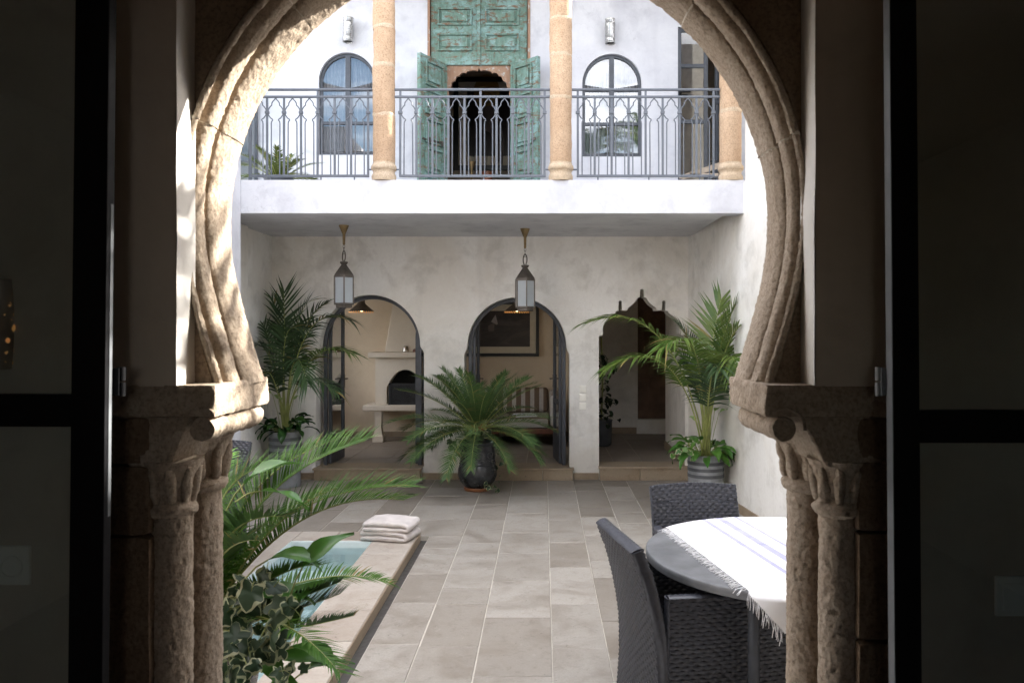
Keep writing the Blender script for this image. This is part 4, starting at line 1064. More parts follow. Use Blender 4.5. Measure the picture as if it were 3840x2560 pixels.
# pictures
def picture(xa,xb,ya,yb,Y,fr,mt,label,art,extra=None):
    t=thing('framed_picture',label,'picture',P((xa+xb)/2,(ya+yb)/2,Y))
    x0,x1,z0,z1=PX(xa,Y),PX(xb,Y),PZ(yb,Y),PZ(ya,Y)
    m=MB();m.prism([(x0,z0),(x1,z0),(x1,z1),(x0,z1)],[[(x0+fr,z0+fr),(x1-fr,z0+fr),(x1-fr,z1-fr),(x0+fr,z1-fr)]],Y-.03,Y);m.build('frame',M['picblack'],t,bevel=.003)
    MB().box(x0+fr*.9,x1-fr*.9,Y-.012,Y-.002,z0+fr*.9,z1-fr*.9).build('mount',M['picmat'],t)
    m=MB();m.box(x0+fr+mt,x1-fr-mt,Y-.016,Y-.011,z0+fr+mt*1.1,z1-fr-mt*1.1);m.build('print',M[art],t)
    if extra:extra(t,x0,x1,z0,z1,Y)
def land(t,x0,x1,z0,z1,Y):
    m=MB()
    def q(cx,cy_):return (PX(1053.5+cx*.125,Y),Y-.0175,PZ(673.75+cy_*.125,Y))
    m.add([q(595,520),q(680,390),q(722,560),q(700,575)],[(0,1,2,3)]);m.build('pale_peak',M['whiteprint'],t)
    m=MB();m.add([q(545,590),q(660,545),q(655,690),q(700,600),q(600,515),q(550,700)],[(0,1,2,5)]);m.build('grey_tower',M['greyprint'],t)
picture(1056,1238,692,818,RB-.002,.046,.09,'large black framed landscape print in the sofa room',"art",land)
picture(770,823,640,694,RB-.002,.035,.05,'small black framed picture high in the fireplace room',"art")
def port(t,x0,x1,z0,z1,Y):
    cx=PX(1118,Y);m=MB();zc=PZ(213,Y);m.add([(cx+.20*math.cos(a),Y-.018,zc+.27*math.sin(a)) for a in [2*PI*j/28 for j in range(28)]],[tuple(range(28))]);m.build('ochre_oval',M['ochre'],t)
    pts=[(-.10,-.25),(.05,-.2),(.20,-.35),(.27,-.75),(.24,-1.15),(.14,-1.0),(.06,-.62),(-.12,-.55)]
    m=MB();m.add([(cx+a,Y-.0185,zc+c) for a,c in pts],[tuple(range(8))]);m.build('grey_shape',M['greyprint'],t)
picture(1042,1225,178,392,12.18,.075,.13,'tall black framed print with an ochre oval in the upper room','artupper',port)
# brass candlesticks in the upper room doorway
for (px,py,h,lab) in ((1083,372,.40,'tall brass candlestick behind the middle railing'),(1119,396,.14,'low red bowl on a stem behind the middle railing')):
    Y=9.7;x=PX(px,Y)
    m=MB();hb=PZ(py,Y)-3.1
    pr=[(.06,3.1),(.062,3.115),(.02,3.14),(.011,3.2),(.011,3.1+hb*.75),(.02,3.1+hb*.78),(.012,3.1+hb*.82),(.035,3.1+hb*.92),(.05,3.1+hb),(.04,3.1+hb)] if h>.2 else [(.05,3.1),(.02,3.13),(.015,3.1+hb*.5),(.06,3.1+hb*.8),(.075,3.1+hb),(.065,3.1+hb)]
    m.lathe(refine(pr,2),(x,Y,0),20);tag(m.build('candlestick' if h>.2 else 'footed_bowl',M['brass'] if h>.2 else M['woodsofa'],smooth=50),lab,'candlestick' if h>.2 else 'bowl')
# striped sofa
sf=thing('striped_sofa','brown and white striped sofa with wooden base under the landscape picture','sofa',(-.55,11.5,ZF))
sx0,sx1=-1.6,PX(1262,11.2);sy0,sy1=10.95,RB-.06
m=MB();m.box(sx0,sx1+.16,sy0,sy1,PZ(997,sy0),PZ(984,sy0));m.build('base',M['woodsofa'],sf,bevel=.008)
for x in (sx0+.05,sx1+.10):
    for y in (sy0+.05,sy1-.05):MB().box(x-.03,x+.03,y-.03,y+.03,ZF,PZ(996,sy0)).build('leg',M['woodsofa'],sf)
zs_=PZ(984,sy0)
for i in range(2):
    a,c=lerp(sx0,sx1,i/2),lerp(sx0,sx1,(i+1)/2);o=MB().box(a+.008,c-.008,sy0-.02,sy1-.16,zs_,zs_+.15).build('seat_cushion',M['stripe_y'],sf,smooth=60,bevel=.035,seg=4)
    o=MB().box(a+.012,c-.012,sy1-.26,sy1-.03,zs_+.15,zs_+.50);
    for k,p in enumerate(o.v):
        if p[2]>zs_+.3:o.v[k]=(p[0],p[1]+.06,p[2])
    o.build('back_cushion',M['stripe_x'],sf,smooth=60,bevel=.05,seg=4)
MB().box(sx1,sx1+.14,sy0-.01,sy1-.02,zs_+.02,zs_+.47).build('arm_cushion',M['stripe_z'],sf,smooth=60,bevel=.05,seg=4)
c=Vector((PX(1205,11.1),11.1,zs_+.155));m=MB()
for k in range(3):m.box(-.15+.01*k,.15-.008*k,-.11,.11,.0+.012*k,.011+.012*k)
m.xf(Matrix.Translation(c)@Matrix.Rotation(R(20),4,'Z'));tag(m.build('magazine_stack',M['pale'],bevel=.002),'pale magazines lying on the striped sofa','magazines')
# ------------------------------------------------------------------ plants
def leaflet(m,p,d,nrm,l,wd,droop,segs,fold):
    """one narrow leaflet as a folded, bending blade"""
    W_=d.cross(nrm).normalized();rows=[]
    for i in range(segs+1):
        s=i/segs
        ww=wd*(.35+.65*math.sin(PI*min(1,s*1.15+.12)))*(1-s**3) if i<segs else .0004
        q=p+d*(l*s)-Vector((0,0,droop*l*s*s))
        if fold:rows.append([q-W_*ww*.5+nrm*ww*fold,q,q+W_*ww*.5+nrm*ww*fold])
        else:rows.append([q-W_*ww*.5,q+W_*ww*.5])
    m.grid(rows)
def frond(par,pts,nl,ll,lw,t0,mats,droop=.25,vup=.25,r0=.008,seed=0,segs=3,fold=.25,a0=70,a1=22,roll=0.0,shape=None):
    """feather frond along a curve: mats=(leaf,rib)"""
    rn=random.Random(seed);m=MB();m.mi=1;n=len(pts)-1
    m.tube(pts,[r0*(1-.85*i/n) for i in range(n+1)],6);m.mi=0
    L=[0]
    for i in range(n):L.append(L[-1]+(pts[i+1]-pts[i]).length)
    def at(t):
        s=t*L[-1]
        for i in range(n):
            if L[i+1]>=s or i==n-1:
                k=(s-L[i])/max(1e-9,L[i+1]-L[i]);return pts[i].lerp(pts[i+1],k),(pts[i+1]-pts[i]).normalized()
    S0=None
    for i in range(nl):
        t=lerp(t0,.995,i/(nl-1));u=i/(nl-1)
        p,T=at(t);S_=T.cross(Vector((0,0,1)))
        if S_.length<.25: S_=S0 if S0 else T.cross(Vector((.3,1,0)))
        S_=S_.normalized();S0=S_
        Nn=S_.cross(T).normalized()
        if roll:
            S_,Nn=S_*math.cos(roll)+Nn*math.sin(roll),Nn*math.cos(roll)-S_*math.sin(roll)
        sh=shape(u) if shape else (.35+.65*math.sin(PI*min(1,.16+u*.80)))
        for sg in (-1,1):
            if rn.random()<.035:continue
            m.mi=2 if rn.random()<.035 else 0
            a=R(lerp(a0,a1,u**1.2)+rn.uniform(-6,6));l=ll*sh*rn.uniform(.86,1.06)
            d=(T*math.cos(a)+S_*(sg*math.sin(a))+Nn*(vup+rn.uniform(-.06,.06))).normalized()
            leaflet(m,p,d,Nn,l,lw*rn.uniform(.85,1.1),droop*rn.uniform(.6,1.4),segs,fold)
    return m.build('frond',tuple(mats)+(M['dryleaf'],),par,smooth=180)
def lilyleaf(m,base,az,el,pet,L,wd,droop,rn,ms=None):
    """petiole and a broad pointed blade"""
    d=Vector((math.cos(az)*math.cos(el),math.sin(az)*math.cos(el),math.sin(el)))
    q=base+d*pet;m.mi=1;m.tube([base,base+d*pet*.5+Vector((0,0,.01)),q],.003,5);m.mi=0
    e2=el-.35;S_=Vector((-math.sin(az),math.cos(az),0));rows=[];n=8;p=q.copy();tw=rn.uniform(-.5,.5)
    for i in range(n+1):
        s=i/n;e=e2-droop*s;T=Vector((math.cos(az)*math.cos(e),math.sin(az)*math.cos(e),math.sin(e)))
        Nn=S_.cross(T)*-1
        ww=wd*math.sin(PI*(s**.8)*.97+.05)*(1 if s<.6 else (1-(s-.6)*.5))
        Sx=S_*math.cos(tw)+Nn*math.sin(tw);Nx=Nn*math.cos(tw)-S_*math.sin(tw)
        wv=.006*math.sin(s*9+az*3)
        rows.append([p-Sx*ww*.5+Nx*(ww*.16+wv),p-Sx*ww*.25+Nx*ww*.05,p,p+Sx*ww*.25+Nx*ww*.05,p+Sx*ww*.5+Nx*(ww*.16-wv)])
        p=p+T*(L/n)
    m.grid(rows)
def ivyleaf(m,c,nrm,up,s,rn):
    """lobed leaf: green heart with an uneven cream rim"""
    X=nrm.cross(up).normalized();Y=X.cross(nrm).normalized()
    key=[(-90,.30),(-68,.58),(-40,.76),(-12,.62),(22,.84),(52,.70),(90,1.08),(128,.70),(158,.84),(192,.62),(220,.76),(248,.58),(270,.30)]
    n=26;o=[];i_=[];ph=rn.uniform(0,6);wv=rn.uniform(.04,.13);cup=rn.uniform(-.1,.42);kb=rn.uniform(.74,.99);jit=[rn.uniform(.88,1.1) for _ in range(13)]
    for q in range(n):
        a=-90+360*q/n
        for j in range(12):
            if key[j][0]<=a<=key[j+1][0]:
                t=(a-key[j][0])/(key[j+1][0]-key[j][0]);t=t*t*(3-2*t);r=lerp(key[j][1]*jit[j%12],key[j+1][1]*jit[(j+1)%12],t);break
        ar=R(a);ww=wv*math.sin(ar*4+ph);k=min(.985,max(.3,kb+.13*math.sin(ar*3+ph*2)+.10*math.sin(ar*7+ph)))
        D=X*math.cos(ar)+Y*math.sin(ar)
        o.append(c+D*r*s+nrm*(ww-cup*r*r)*s);i_.append(c+D*r*s*k+nrm*(ww*k*k-cup*r*r*k*k)*s)
    cen=c+nrm*.03*s
    m.mi=0;m.add([cen]+i_,[(0,1+k,1+(k+1)%n) for k in range(n)])
    m.mi=1;m.add(i_+o,[(k,n+k,n+(k+1)%n,(k+1)%n) for k in range(n)]);m.mi=0
def ribpot(par,x,y,z0,h,r0,r1,bands,mat='zinc',band='zincband'):
    m=MB();pr=[(r0*.96,z0),(r0,z0+.01)];N_=10
    for i in range(1,N_):pr.append((lerp(r0,r1,i/N_),z0+h*i/N_))
    pr+=[(r1,z0+h-.02),(r1*1.02,z0+h-.018),(r1*1.02,z0+h),(r1*.92,z0+h),(r1*.90,z0+h-.05)]
    m.lathe(pr,(x,y,0),44,cap=False);m.add([(x+r0*.96*math.cos(2*PI*k/24),y+r0*.96*math.sin(2*PI*k/24),z0) for k in range(24)],[tuple(range(24))[::-1]])
    p=m.build('pot',M[mat],par,smooth=40)
    for (a,b_) in bands:
        m=MB();za,zb=z0+h*a,z0+h*b_;ra,rb=lerp(r0,r1,a)+.004,lerp(r0,r1,b_)+.004
        m.lathe([(ra-.006,za-.001),(ra,za),(rb,zb),(rb-.006,zb+.001)],(x,y,0),44,cap=False);m.build('band',M[band],p,smooth=40)
    m=MB();m.lathe([(r1*.93,z0+h-.045),(.01,z0+h-.03)],(x,y,0),24,cap=False);m.build('soil',M['soil'],par)
    return p
def kentia(label,group,base,pot,specs,mats,lilies,seed,stems,lilymat,lk=1.0,lwk=.027):
    px,Y=base;x=PX(px,Y);zr=pot[1]
    t=thing('potted_palm',label,'potted palm',(x,Y,0),group)
    ribpot(t,x,Y,0,zr,pot[0]*.97,pot[0],pot[2])
    rn=random.Random(seed)
    for i,sp in enumerate(specs):
        (cx1,cy1),(cx2,cy2),(tx,ty),Yt,nl,ll=sp[:6]
        b0=Vector((x+rn.uniform(-.03,.03),Y+rn.uniform(-.03,.03),zr-.04))
        pts=bez(b0,P(cx1,cy1,lerp(Y,Yt,.25)),P(cx2,cy2,lerp(Y,Yt,.65)),P(tx,ty,Yt),22)
        mt=mats[sp[6]] if len(sp)>6 else mats[i%len(mats)]
        frond(t,pts,int(nl*lk),ll*1.04,lwk,sp[7] if len(sp)>7 else .47,(mt,M['fstem']),droop=sp[8] if len(sp)>8 else .38,vup=.22,r0=.010,seed=seed*31+i,segs=5,fold=.22,a0=62,a1=24,roll=sp[9] if len(sp)>9 else 0,shape=lambda u:.55+.5*math.sin(PI*min(1,.2+u*.72)))
    m=MB()
    for i in range(stems):
        a=2*PI*i/stems;m.tube([(x+.03*math.cos(a),Y+.03*math.sin(a),zr-.05),(x+.03*math.cos(a+.3),Y+.03*math.sin(a+.3),zr+.25),(x+.045*math.cos(a+.2),Y+.04*math.sin(a),zr+.55)],[.016,.013,.008],8)
    m.build('stem',M['fstem'],t,smooth=60)
    m=MB()
    for i in range(lilies):
        az=2*PI*i*.618+rn.uniform(-.3,.3);k=rn.random();b0=Vector((x+pot[0]*.55*math.cos(az)*k,Y+pot[0]*.55*math.sin(az)*k,zr-.03))
        el=lerp(.30,1.20,rn.random()**1.2);lilyleaf(m,b0,az,el,rn.uniform(.07,.20),rn.uniform(.15,.24),rn.uniform(.065,.10),rn.uniform(.9,1.9),rn)
    m.build('underplanting',(M[lilymat],M['fstem']),t,smooth=180)
    m=MB()
    for i in range(4):
        az=rn.uniform(0,2*PI);b0=Vector((x+.04*math.cos(az),Y+.04*math.sin(az),zr));h=rn.uniform(.30,.42);q=b0+Vector((.09*math.cos(az),.09*math.sin(az),h))
        m.mi=1;m.tube([b0,lerp(b0,q,.5)+Vector((0,0,.03)),q],.003,5);m.mi=0;lilyleaf(m,q,az,1.1,.01,.10,.055,.9,rn)
    m.build('flower',(M['spathe'],M['fstem']),t,smooth=180)
    return t
kd,kl=M['kentia_dark'],M['kentia_light']
left_palm=kentia('tall dark green palm with drooping leaflets in a banded zinc pot by the fireplace doorway','potted palms underplanted with peace lilies',(655,8.85),(.172,.61,[(.60,.66),(.72,.78),(.84,.90)]),[
 ((653,850),(655,760),(652,672),8.85,14,.42,0,.60,.05),
 ((665,830),(690,730),(745,700),8.75,20,.38,0,.5,.35),
 ((668,830),(700,690),(800,735),8.55,24,.36,0,.48,.5),
 ((675,880),(712,765),(806,812),8.25,24,.34,1,.50,.45),
 ((640,850),(615,725),(586,735),8.95,20,.36,0,.5,.35),
 ((640,890),(618,760),(580,800),8.7,20,.36,0,.5,.5),
 ((640,900),(618,800),(598,890),8.5,20,.34,0,.5,.5),
 ((660,850),(680,760),(705,880),8.2,20,.36,0,.5,.4),
 ((662,830),(680,690),(720,690),9.0,18,.36,0,.55,.3),
 ((650,850),(640,720),(690,760),8.4,18,.36,0,.5,.45),
 ((655,850),(640,700),(625,690),9.0,16,.36,0,.55,.2),
 ((660,900),(700,830),(770,900),8.2,18,.30,0,.5,.5)],(kd,kl),38,3,3,'lily_dark')
right_palm=kentia('bright green arching palm in a banded zinc pot against the right courtyard wall','potted palms underplanted with peace lilies',(1621,7.8),(.175,.515,[(.58,.64),(.70,.76),(.82,.88)]),[
 ((1623,880),(1632,790),(1655,690),7.78,22,.40,1,.55,.10),
 ((1630,880),(1655,770),(1690,700),7.6,18,.36,1,.52,.25),
 ((1598,905),(1530,668),(1348,742),7.5,30,.33,1,.46,.42),
 ((1600,930),(1545,752),(1398,845),7.2,32,.32,1,.46,.45),
 ((1640,900),(1665,745),(1712,745),7.45,22,.34,1,.5,.35),
 ((1640,880),(1680,745),(1693,862),7.0,24,.36,1,.46,.5),
 ((1612,860),(1612,725),(1520,800),6.9,26,.36,1,.46,.55),
 ((1618,880),(1598,790),(1560,750),8.0,20,.34,0,.5,.3),
 ((1622,900),(1640,800),(1650,850),7.0,22,.36,0,.42,.5),
 ((1612,900),(1590,800),(1535,805),8.1,22,.34,0,.48,.4),
 ((1630,890),(1650,810),(1675,800),7.9,20,.34,0,.5,.35)],(kd,kl),44,7,3,'lily',1.2,.027)
m=MB();rn=random.Random(77)
for (px,py) in ((1545,1046),(1560,1036),(1572,1030),(1585,1040),(1562,1050),(1592,1052)):ivyleaf(m,P(px,py,7.6),Vector((rn.uniform(-.5,.5),-.8,.4)).normalized(),Vector((rn.uniform(-1,1),0,-.6)).normalized(),.04,rn)
m.mi=2;m.tube([P(1600,1035,7.65),P(1575,1030,7.6),P(1545,1046,7.6)],.002,5);m.build('trailing_ivy',(M['lily'],M['ivycream'],M['fstem']),right_palm,smooth=180)
def cycad(label,base,z,L,rings,mat,seed,potf,nl=62,ll=.15,extra=None,dark=None,lw=.0085):
    x,y=base;t=thing('potted_cycad',label,'cycad',(x,y,0) if z<2 else (x,y,3.1));rn=random.Random(seed)
    potf(t)
    for (n,el,bend,k,ph) in rings:
        for i in range(n):
            az=ph+2*PI*i/n+rn.uniform(-.16,.16);e=R(el+rn.uniform(-7,7));l=L*k*rn.uniform(.9,1.06);bd=bend*rn.uniform(.8,1.2)
            pts=[];p=Vector((x+.035*math.cos(az),y+.035*math.sin(az),z));n_=16
            for j in range(n_+1):
                pts.append(p.copy());ee=e-bd*(j/n_)**1.4;p=p+Vector((math.cos(az)*math.cos(ee),math.sin(az)*math.cos(ee),math.sin(ee)))*(l/n_)
            frond(t,pts,nl,ll*k,lw,.16,(M[mat],M['fstem']),droop=.18,vup=.30,r0=.0068,seed=seed*77+i+int(el)*5,segs=3,fold=0,a0=66,a1=34,roll=rn.uniform(-.35,.35),shape=lambda u:.45+.55*math.sin(PI*min(1,.18+u*.74)))
    m=MB()
    for i in range(40):
        az=rn.uniform(0,2*PI);e=rn.uniform(.5,1.5);d=Vector((math.cos(az)*math.cos(e),math.sin(az)*math.cos(e),math.sin(e)));b0=Vector((x,y,z-.05))+d*.05;m.tube([b0,b0+d*.08],[.009,.002],5)
    m.build('crown_core',M['fruitred'],t,smooth=60)
    if extra:extra(t,rn)
    return t
def glazedpot(x,y,saucer=True,relief=True):
    def f(t):
        if saucer:
            m=MB();m.lathe(refine([(.125,.002),(.142,.006),(.150,.035),(.146,.042),(.13,.036)],2),(x,y,0),44);m.build('saucer',M['terracotta'],t,smooth=50)
        m=MB();pr=[(.120,.036),(.140,.048),(.185,.10),(.212,.165),(.213,.225),(.200,.27),(.192,.283),(.198,.288),(.200,.296),(.192,.304),(.184,.36),(.182,.44),(.190,.49),(.205,.515),(.206,.53),(.19,.528),(.172,.49)]
        m.lathe(refine(pr,3),(x,y,0),56,cap=False,fn=lambda r,z,a:r+.002*nz((math.cos(a)*.2,math.sin(a)*.2,z),7));p=m.build('pot',M['glaze'],t,smooth=70)
        m=MB();m.lathe([(.185,.495),(.01,.51)],(x,y,0),24,cap=False);m.build('soil',M['soil'],t)
        if relief:
            m=MB()
            for k in range(9):
                a0=2*PI*k/9
                def on(u,v,r=.188):
                    a=a0+u/.188;return (x+r*math.cos(a),y+r*math.sin(a),v)
                pts=[on(.055*math.cos(q)*(1-q/9),.385+.05*math.sin(q)*(1-q/9)) for q in [j*.42 for j in range(18)]];m.tube(pts,.0042,5)
                m.tube([on(-.06,.33),on(-.03,.345),on(0,.328),on(.03,.345),on(.06,.33)],.0035,5)
            m.build('scroll_relief',M['relief'],p,smooth=60)
    return f
def ivyclump(name,spots,seed,stemfrom=None):
    def f(t,rn):
        m=MB()
        for (c,spread,n,s) in spots:
            for i in range(n):
                q=c+Vector((rn.gauss(0,spread[0]),rn.gauss(0,spread[1]),rn.gauss(0,spread[2])))
                nr=Vector((rn.uniform(-1,1),-rn.uniform(.0,1.0),rn.uniform(-.1,1.0))).normalized();up=Vector((rn.uniform(-1,1),rn.uniform(-.5,.5),-rn.uniform(-.2,1))).normalized()
                ivyleaf(m,q,nr,up,s*rn.uniform(.5,1.3),rn)
                m.mi=2;d=Vector((rn.uniform(-.03,.03),rn.uniform(.01,.05),rn.uniform(-.05,.03)));m.tube([q,q+d*.5+Vector((0,0,.006)),q+d],.0016,4);m.mi=0
        m.build(name,(M['ivy'],M['ivycream'],M['fstem']),t,smooth=180)
    return f
CB=(PX(1097,8.62),8.62);zc_=.66
center=cycad('spreading dark green cycad in a black glazed pot with ivy between the two arched doorways',CB,zc_,.86,[(7,70,.6,.86,.2),(11,47,.65,1.06,.5),(12,22,.8,1.08,.1),(13,-3,.95,.96,.35)],'cycad_mid',3,glazedpot(*CB),nl=72,ll=.185,lw=.0095,
 extra=ivyclump('ivy',[(Vector((CB[0]-.19,CB[1]-.17,.47)),(.05,.03,.035),20,.040),(Vector((CB[0]+.02,CB[1]-.05,.60)),(.12,.08,.03),26,.036),(Vector((CB[0]+.22,CB[1]-.05,.22)),(.02,.03,.09),6,.03),(Vector((CB[0]+.17,CB[1]-.2,.06)),(.035,.03,.025),9,.03)],5))
FB=(-1.20,2.80)
def fgextra(t,rn):
    b0=Vector((FB[0],FB[1],.68))
    sp=[((540,1150),(680,1060),(838,1012),3.0,.19),((500,1180),(610,1050),(805,1000),3.15,.17),((470,1200),(500,1075),(640,1065),2.95,.20),((560,1190),(760,1105),(940,1118),2.95,.17),((600,1240),(720,1125),(928,1148),2.85,.15),
        ((590,1340),(680,1288),(733,1298),2.75,.13),((580,1420),(680,1375),(782,1335),2.7,.13),((560,1440),(670,1405),(783,1362),2.75,.13),((560,1470),(700,1440),(814,1412),2.6,.13),((480,1250),(540,1160),(680,1190),2.6,.18),((470,1300),(520,1230),(600,1240),2.45,.17),((450,1150),(480,1050),(560,1120),3.3,.17)]
    for i,(c1,c2,tp,Yt,ll) in enumerate(sp):
        pts=bez(b0,P(*c1,lerp(FB[1],Yt,.3)),P(*c2,lerp(FB[1],Yt,.7)),P(*tp,Yt),20)
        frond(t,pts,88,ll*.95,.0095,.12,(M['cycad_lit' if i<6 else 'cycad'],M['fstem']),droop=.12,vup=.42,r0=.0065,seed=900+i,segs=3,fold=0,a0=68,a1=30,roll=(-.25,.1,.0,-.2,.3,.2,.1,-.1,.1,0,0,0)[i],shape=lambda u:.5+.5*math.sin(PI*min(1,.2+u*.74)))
    ivyclump('ivy',[(P(575,1345,2.7),(.07,.08,.035),9,.046),(P(560,1410,2.6),(.075,.07,.04),13,.05),(P(625,1420,2.6),(.06,.06,.04),9,.045),(P(560,1480,2.5),(.07,.06,.04),13,.055),(P(630,1500,2.45),(.06,.05,.04),9,.05),(P(560,1545,2.35),(.06,.05,.03),12,.056),(P(655,1390,2.5),(.03,.04,.025),4,.042),(P(670,1540,2.45),(.04,.05,.03),5,.045)],8)(t,rn)
    m=MB()
    for (px,py,az,el,L,wd,dr) in ((665,1330,.5,1.15,.20,.075,.7),(590,1440,.6,1.0,.24,.08,.6),(560,1290,.1,.7,.20,.08,1.4),(520,1130,.3,1.0,.20,.10,.8),(540,1110,-.2,.4,.18,.06,.8),(530,1450,-.6,.3,.2,.08,1.0),(600,1500,-.8,.2,.2,.08,1.2),(560,1520,.2,.6,.2,.09,1.0),(620,1470,-.3,.5,.18,.08,1.1),(530,1380,.4,.6,.2,.09,1.1),(640,1560,.3,.8,.18,.08,.9)):
        m=MB();lilyleaf(m,P(px,py,2.6)-Vector((0,0,.06)),az,el,.10,L,wd,dr,rn);m.build('broad_leaf',(M['lily'],M['fstem']),t,smooth=180)
near=cycad('large bright cycad with variegated ivy beside the plunge pool just outside the archway',FB,.68,.80,[(6,62,.9,.9,1.8),(5,20,.8,.9,2.0)],'cycad_lit',12,glazedpot(*FB,relief=False),nl=60,ll=.14,extra=fgextra)
# small olive green cycad on the balcony
bx_,by_=PX(640,8.3),8.3
def bpot(t):
    m=MB();m.lathe([(.10,3.10),(.13,3.16),(.15,3.30),(.155,3.305),(.13,3.30)],(bx_,by_,0),28);m.build('pot',M['zincband'],t,smooth=50)
cycad('small olive green cycad on the balcony behind the left railing',(bx_,by_),3.28,.46,[(5,70,.7,.8,.0),(7,42,.8,1.0,.3),(6,12,.7,.9,.1)],'cycad_old',4,bpot,nl=34,ll=.13,lw=.012)
# leafy plant inside the vestibule
x,y=.80,11.0
t=thing('shade_plant','dark leafy climbing plant in a dark pot just inside the lobed doorway','plant',(x,y,ZF))
m=MB();m.lathe([(.11,ZF),(.14,ZF+.03),(.15,ZF+.34),(.16,ZF+.36),(.14,ZF+.36)],(x,y,0),28);m.build('pot',M['zincband'],t,smooth=50)
m=MB();rn=random.Random(9)
for i in range(80):
    z=ZF+.32+.95*rn.random()**1.5;a=rn.uniform(0,2*PI);q=Vector((x+rn.gauss(.03,.11),y+rn.gauss(-.05,.1),z));lilyleaf(m,q,a,rn.uniform(-.5,.8),.03,rn.uniform(.07,.12),.06,1.2,rn)
m.mi=1;m.tube([(x,y,ZF+.3),(x+.02,y,ZF+.9),(x,y,ZF+1.5)],.012,6);m.build('foliage',(M['ivyhouse'],M['fstem']),t,smooth=180)
# palms on the roof terraces, mirrored in the upper windows and shading the arch
def roofpalm(label,x,y,z,n,L,seed,leafmat_):
    t=thing('terrace_palm',label,'palm',(x,y,z),'palms on the roof terraces');ribpot(t,x,y,z,.5,.2,.24,[(.7,.8)]);rn=random.Random(seed)
    for i in range(n):
        az=2*PI*i/n+rn.uniform(-.3,.3);e=R(rn.uniform(50,85));pts=[];p=Vector((x,y,z+.45));bd=rn.uniform(1.0,1.9)
        for j in range(17):
            pts.append(p.copy());ee=e-bd*(j/16)**1.6;p=p+Vector((math.cos(az)*math.cos(ee),math.sin(az)*math.cos(ee),math.sin(ee)))*(L/16)
        frond(t,pts,26,.42,.04,.35,(M[leafmat_],M['fstem']),droop=.35,vup=.2,r0=.012,seed=seed*9+i,segs=3,fold=.2,a0=60,a1=25)
    m=MB();m.tube([(x,y,z+.3),(x,y,z+.8)],.05,8);m.build('trunk',M['fruitred'],t,smooth=60)
roofpalm('feathery palm on the near roof terrace mirrored in the column side window',-1.7,1.5,4.62,11,1.9,41,'kentia_light')
roofpalm('bushy palm on the near roof terrace mirrored in the sky reflecting window',.9,1.3,4.62,13,1.7,42,'kentia_dark')
roofpalm('palm on the near roof terrace at the right hand corner of the mirrored view',2.3,1.6,4.62,11,1.6,43,'kentia_light')
roofpalm('palm on the side terrace that dapples the sunlight on the archway',3.60,4.2,3.3,8,1.7,44,'kentia_dark')
ter=thing('side_terrace','plain roof terrace beyond the right courtyard wall','building',(4,4,0));MB().box(2.62,7,2.3,9.3,0,3.1).build('block',M['plaster_white'],ter)

# ------------------------------------------------------------------ towels
def towel(name,label,c,rz,wd,dp,th,layers,seed):
    m=MB();n=30
    # folded stack: each layer a plump slab, joined along one rounded fold
    rn=random.Random(seed);h=th*layers;rows=[]
    L2=wd/2;prof=[]
    r=th/2
    path=[]
    for k in range(layers):
        z=th*(k+.5);xs=[-L2+r+.0,L2-r]
        if k%2:xs=xs[::-1]
        for i in range(13):path.append((lerp(xs[0],xs[1],i/12),z))
        if k<layers-1:
            sx=xs[1];sg=1 if k%2==0 else -1
            for j in range(1,6):
                a=-PI/2+PI*j/6;path.append((sx+sg*r*1.0*math.cos(a),z+th/2+th/2*math.sin(a)))
    up=[];dn=[];t_=th*.47
    for i,(x,z) in enumerate(path):
        a=path[max(0,i-1)];b_=path[min(len(path)-1,i+1)];d=Vector((b_[0]-a[0],b_[1]-a[1])).normalized();nn=Vector((-d.y,d.x))
        up.append((x+nn.x*t_,z+nn.y*t_));dn.append((x-nn.x*t_,z-nn.y*t_))
    e=path[-1];f0=path[0]
    loop=up+[(e[0]+(.6 if path[-1][0]>path[-2][0] else -.6)*t_,e[1])]+dn[::-1]+[(f0[0]+(.6 if path[0][0]>path[1][0] else -.6)*t_,f0[1])]
    rows=[];nd=16
    for j in range(-1,nd+2):
        v=max(0,min(1,j/nd));y=lerp(-dp/2,dp/2,v);edge=min(v,1-v)*dp
        k=1.0 if edge>.02 else .80+.20*math.sqrt(max(0,1-(1-edge/.02)**2))
        if j==-1 or j==nd+1:k=.25
        row=[]
        for i,(x,z) in enumerate(loop):
            pc=path[min(len(path)-1,i if i<len(up) else max(0,len(loop)-2-i))]
            X=pc[0]+(x-pc[0])*k;Z=pc[1]+(z-pc[1])*k
            pl=.016*math.sin(PI*(X/wd+.5))*(Z/h)+fb((X,y,Z),9,seed)*.007+fb((X,y,Z),28,seed)*.0035
            row.append((X+fb((X,y,Z),6,seed+3)*.006,y+(-.004 if j==-1 else .004 if j==nd+1 else 0)+fb((X,y,Z),7,seed+8)*.006,Z+pl))
        rows.append(row)
    m.grid(rows,True);nn=len(loop);m.add(rows[0],[tuple(range(nn))]);m.add(rows[-1],[tuple(range(nn))[::-1]])
    m.xf(Matrix.Translation(c)@Matrix.Rotation(rz,4,'Z'));o=m.build(name,M['towel'],smooth=70);tag(o,label,'towel','folded towels on the pool coping');return o
tcx=PX(893,6.47);tcy=6.47
towel('folded_towel','cream folded towel on the pool corner, underneath the other towel',(tcx+.005,tcy,.038),R(-14),.40,.28,.036,2,3)
towel('folded_towel','cream folded towel lying on top of another on the pool corner',(tcx+.012,tcy-.005,.114),R(-9),.39,.28,.036,2,6)

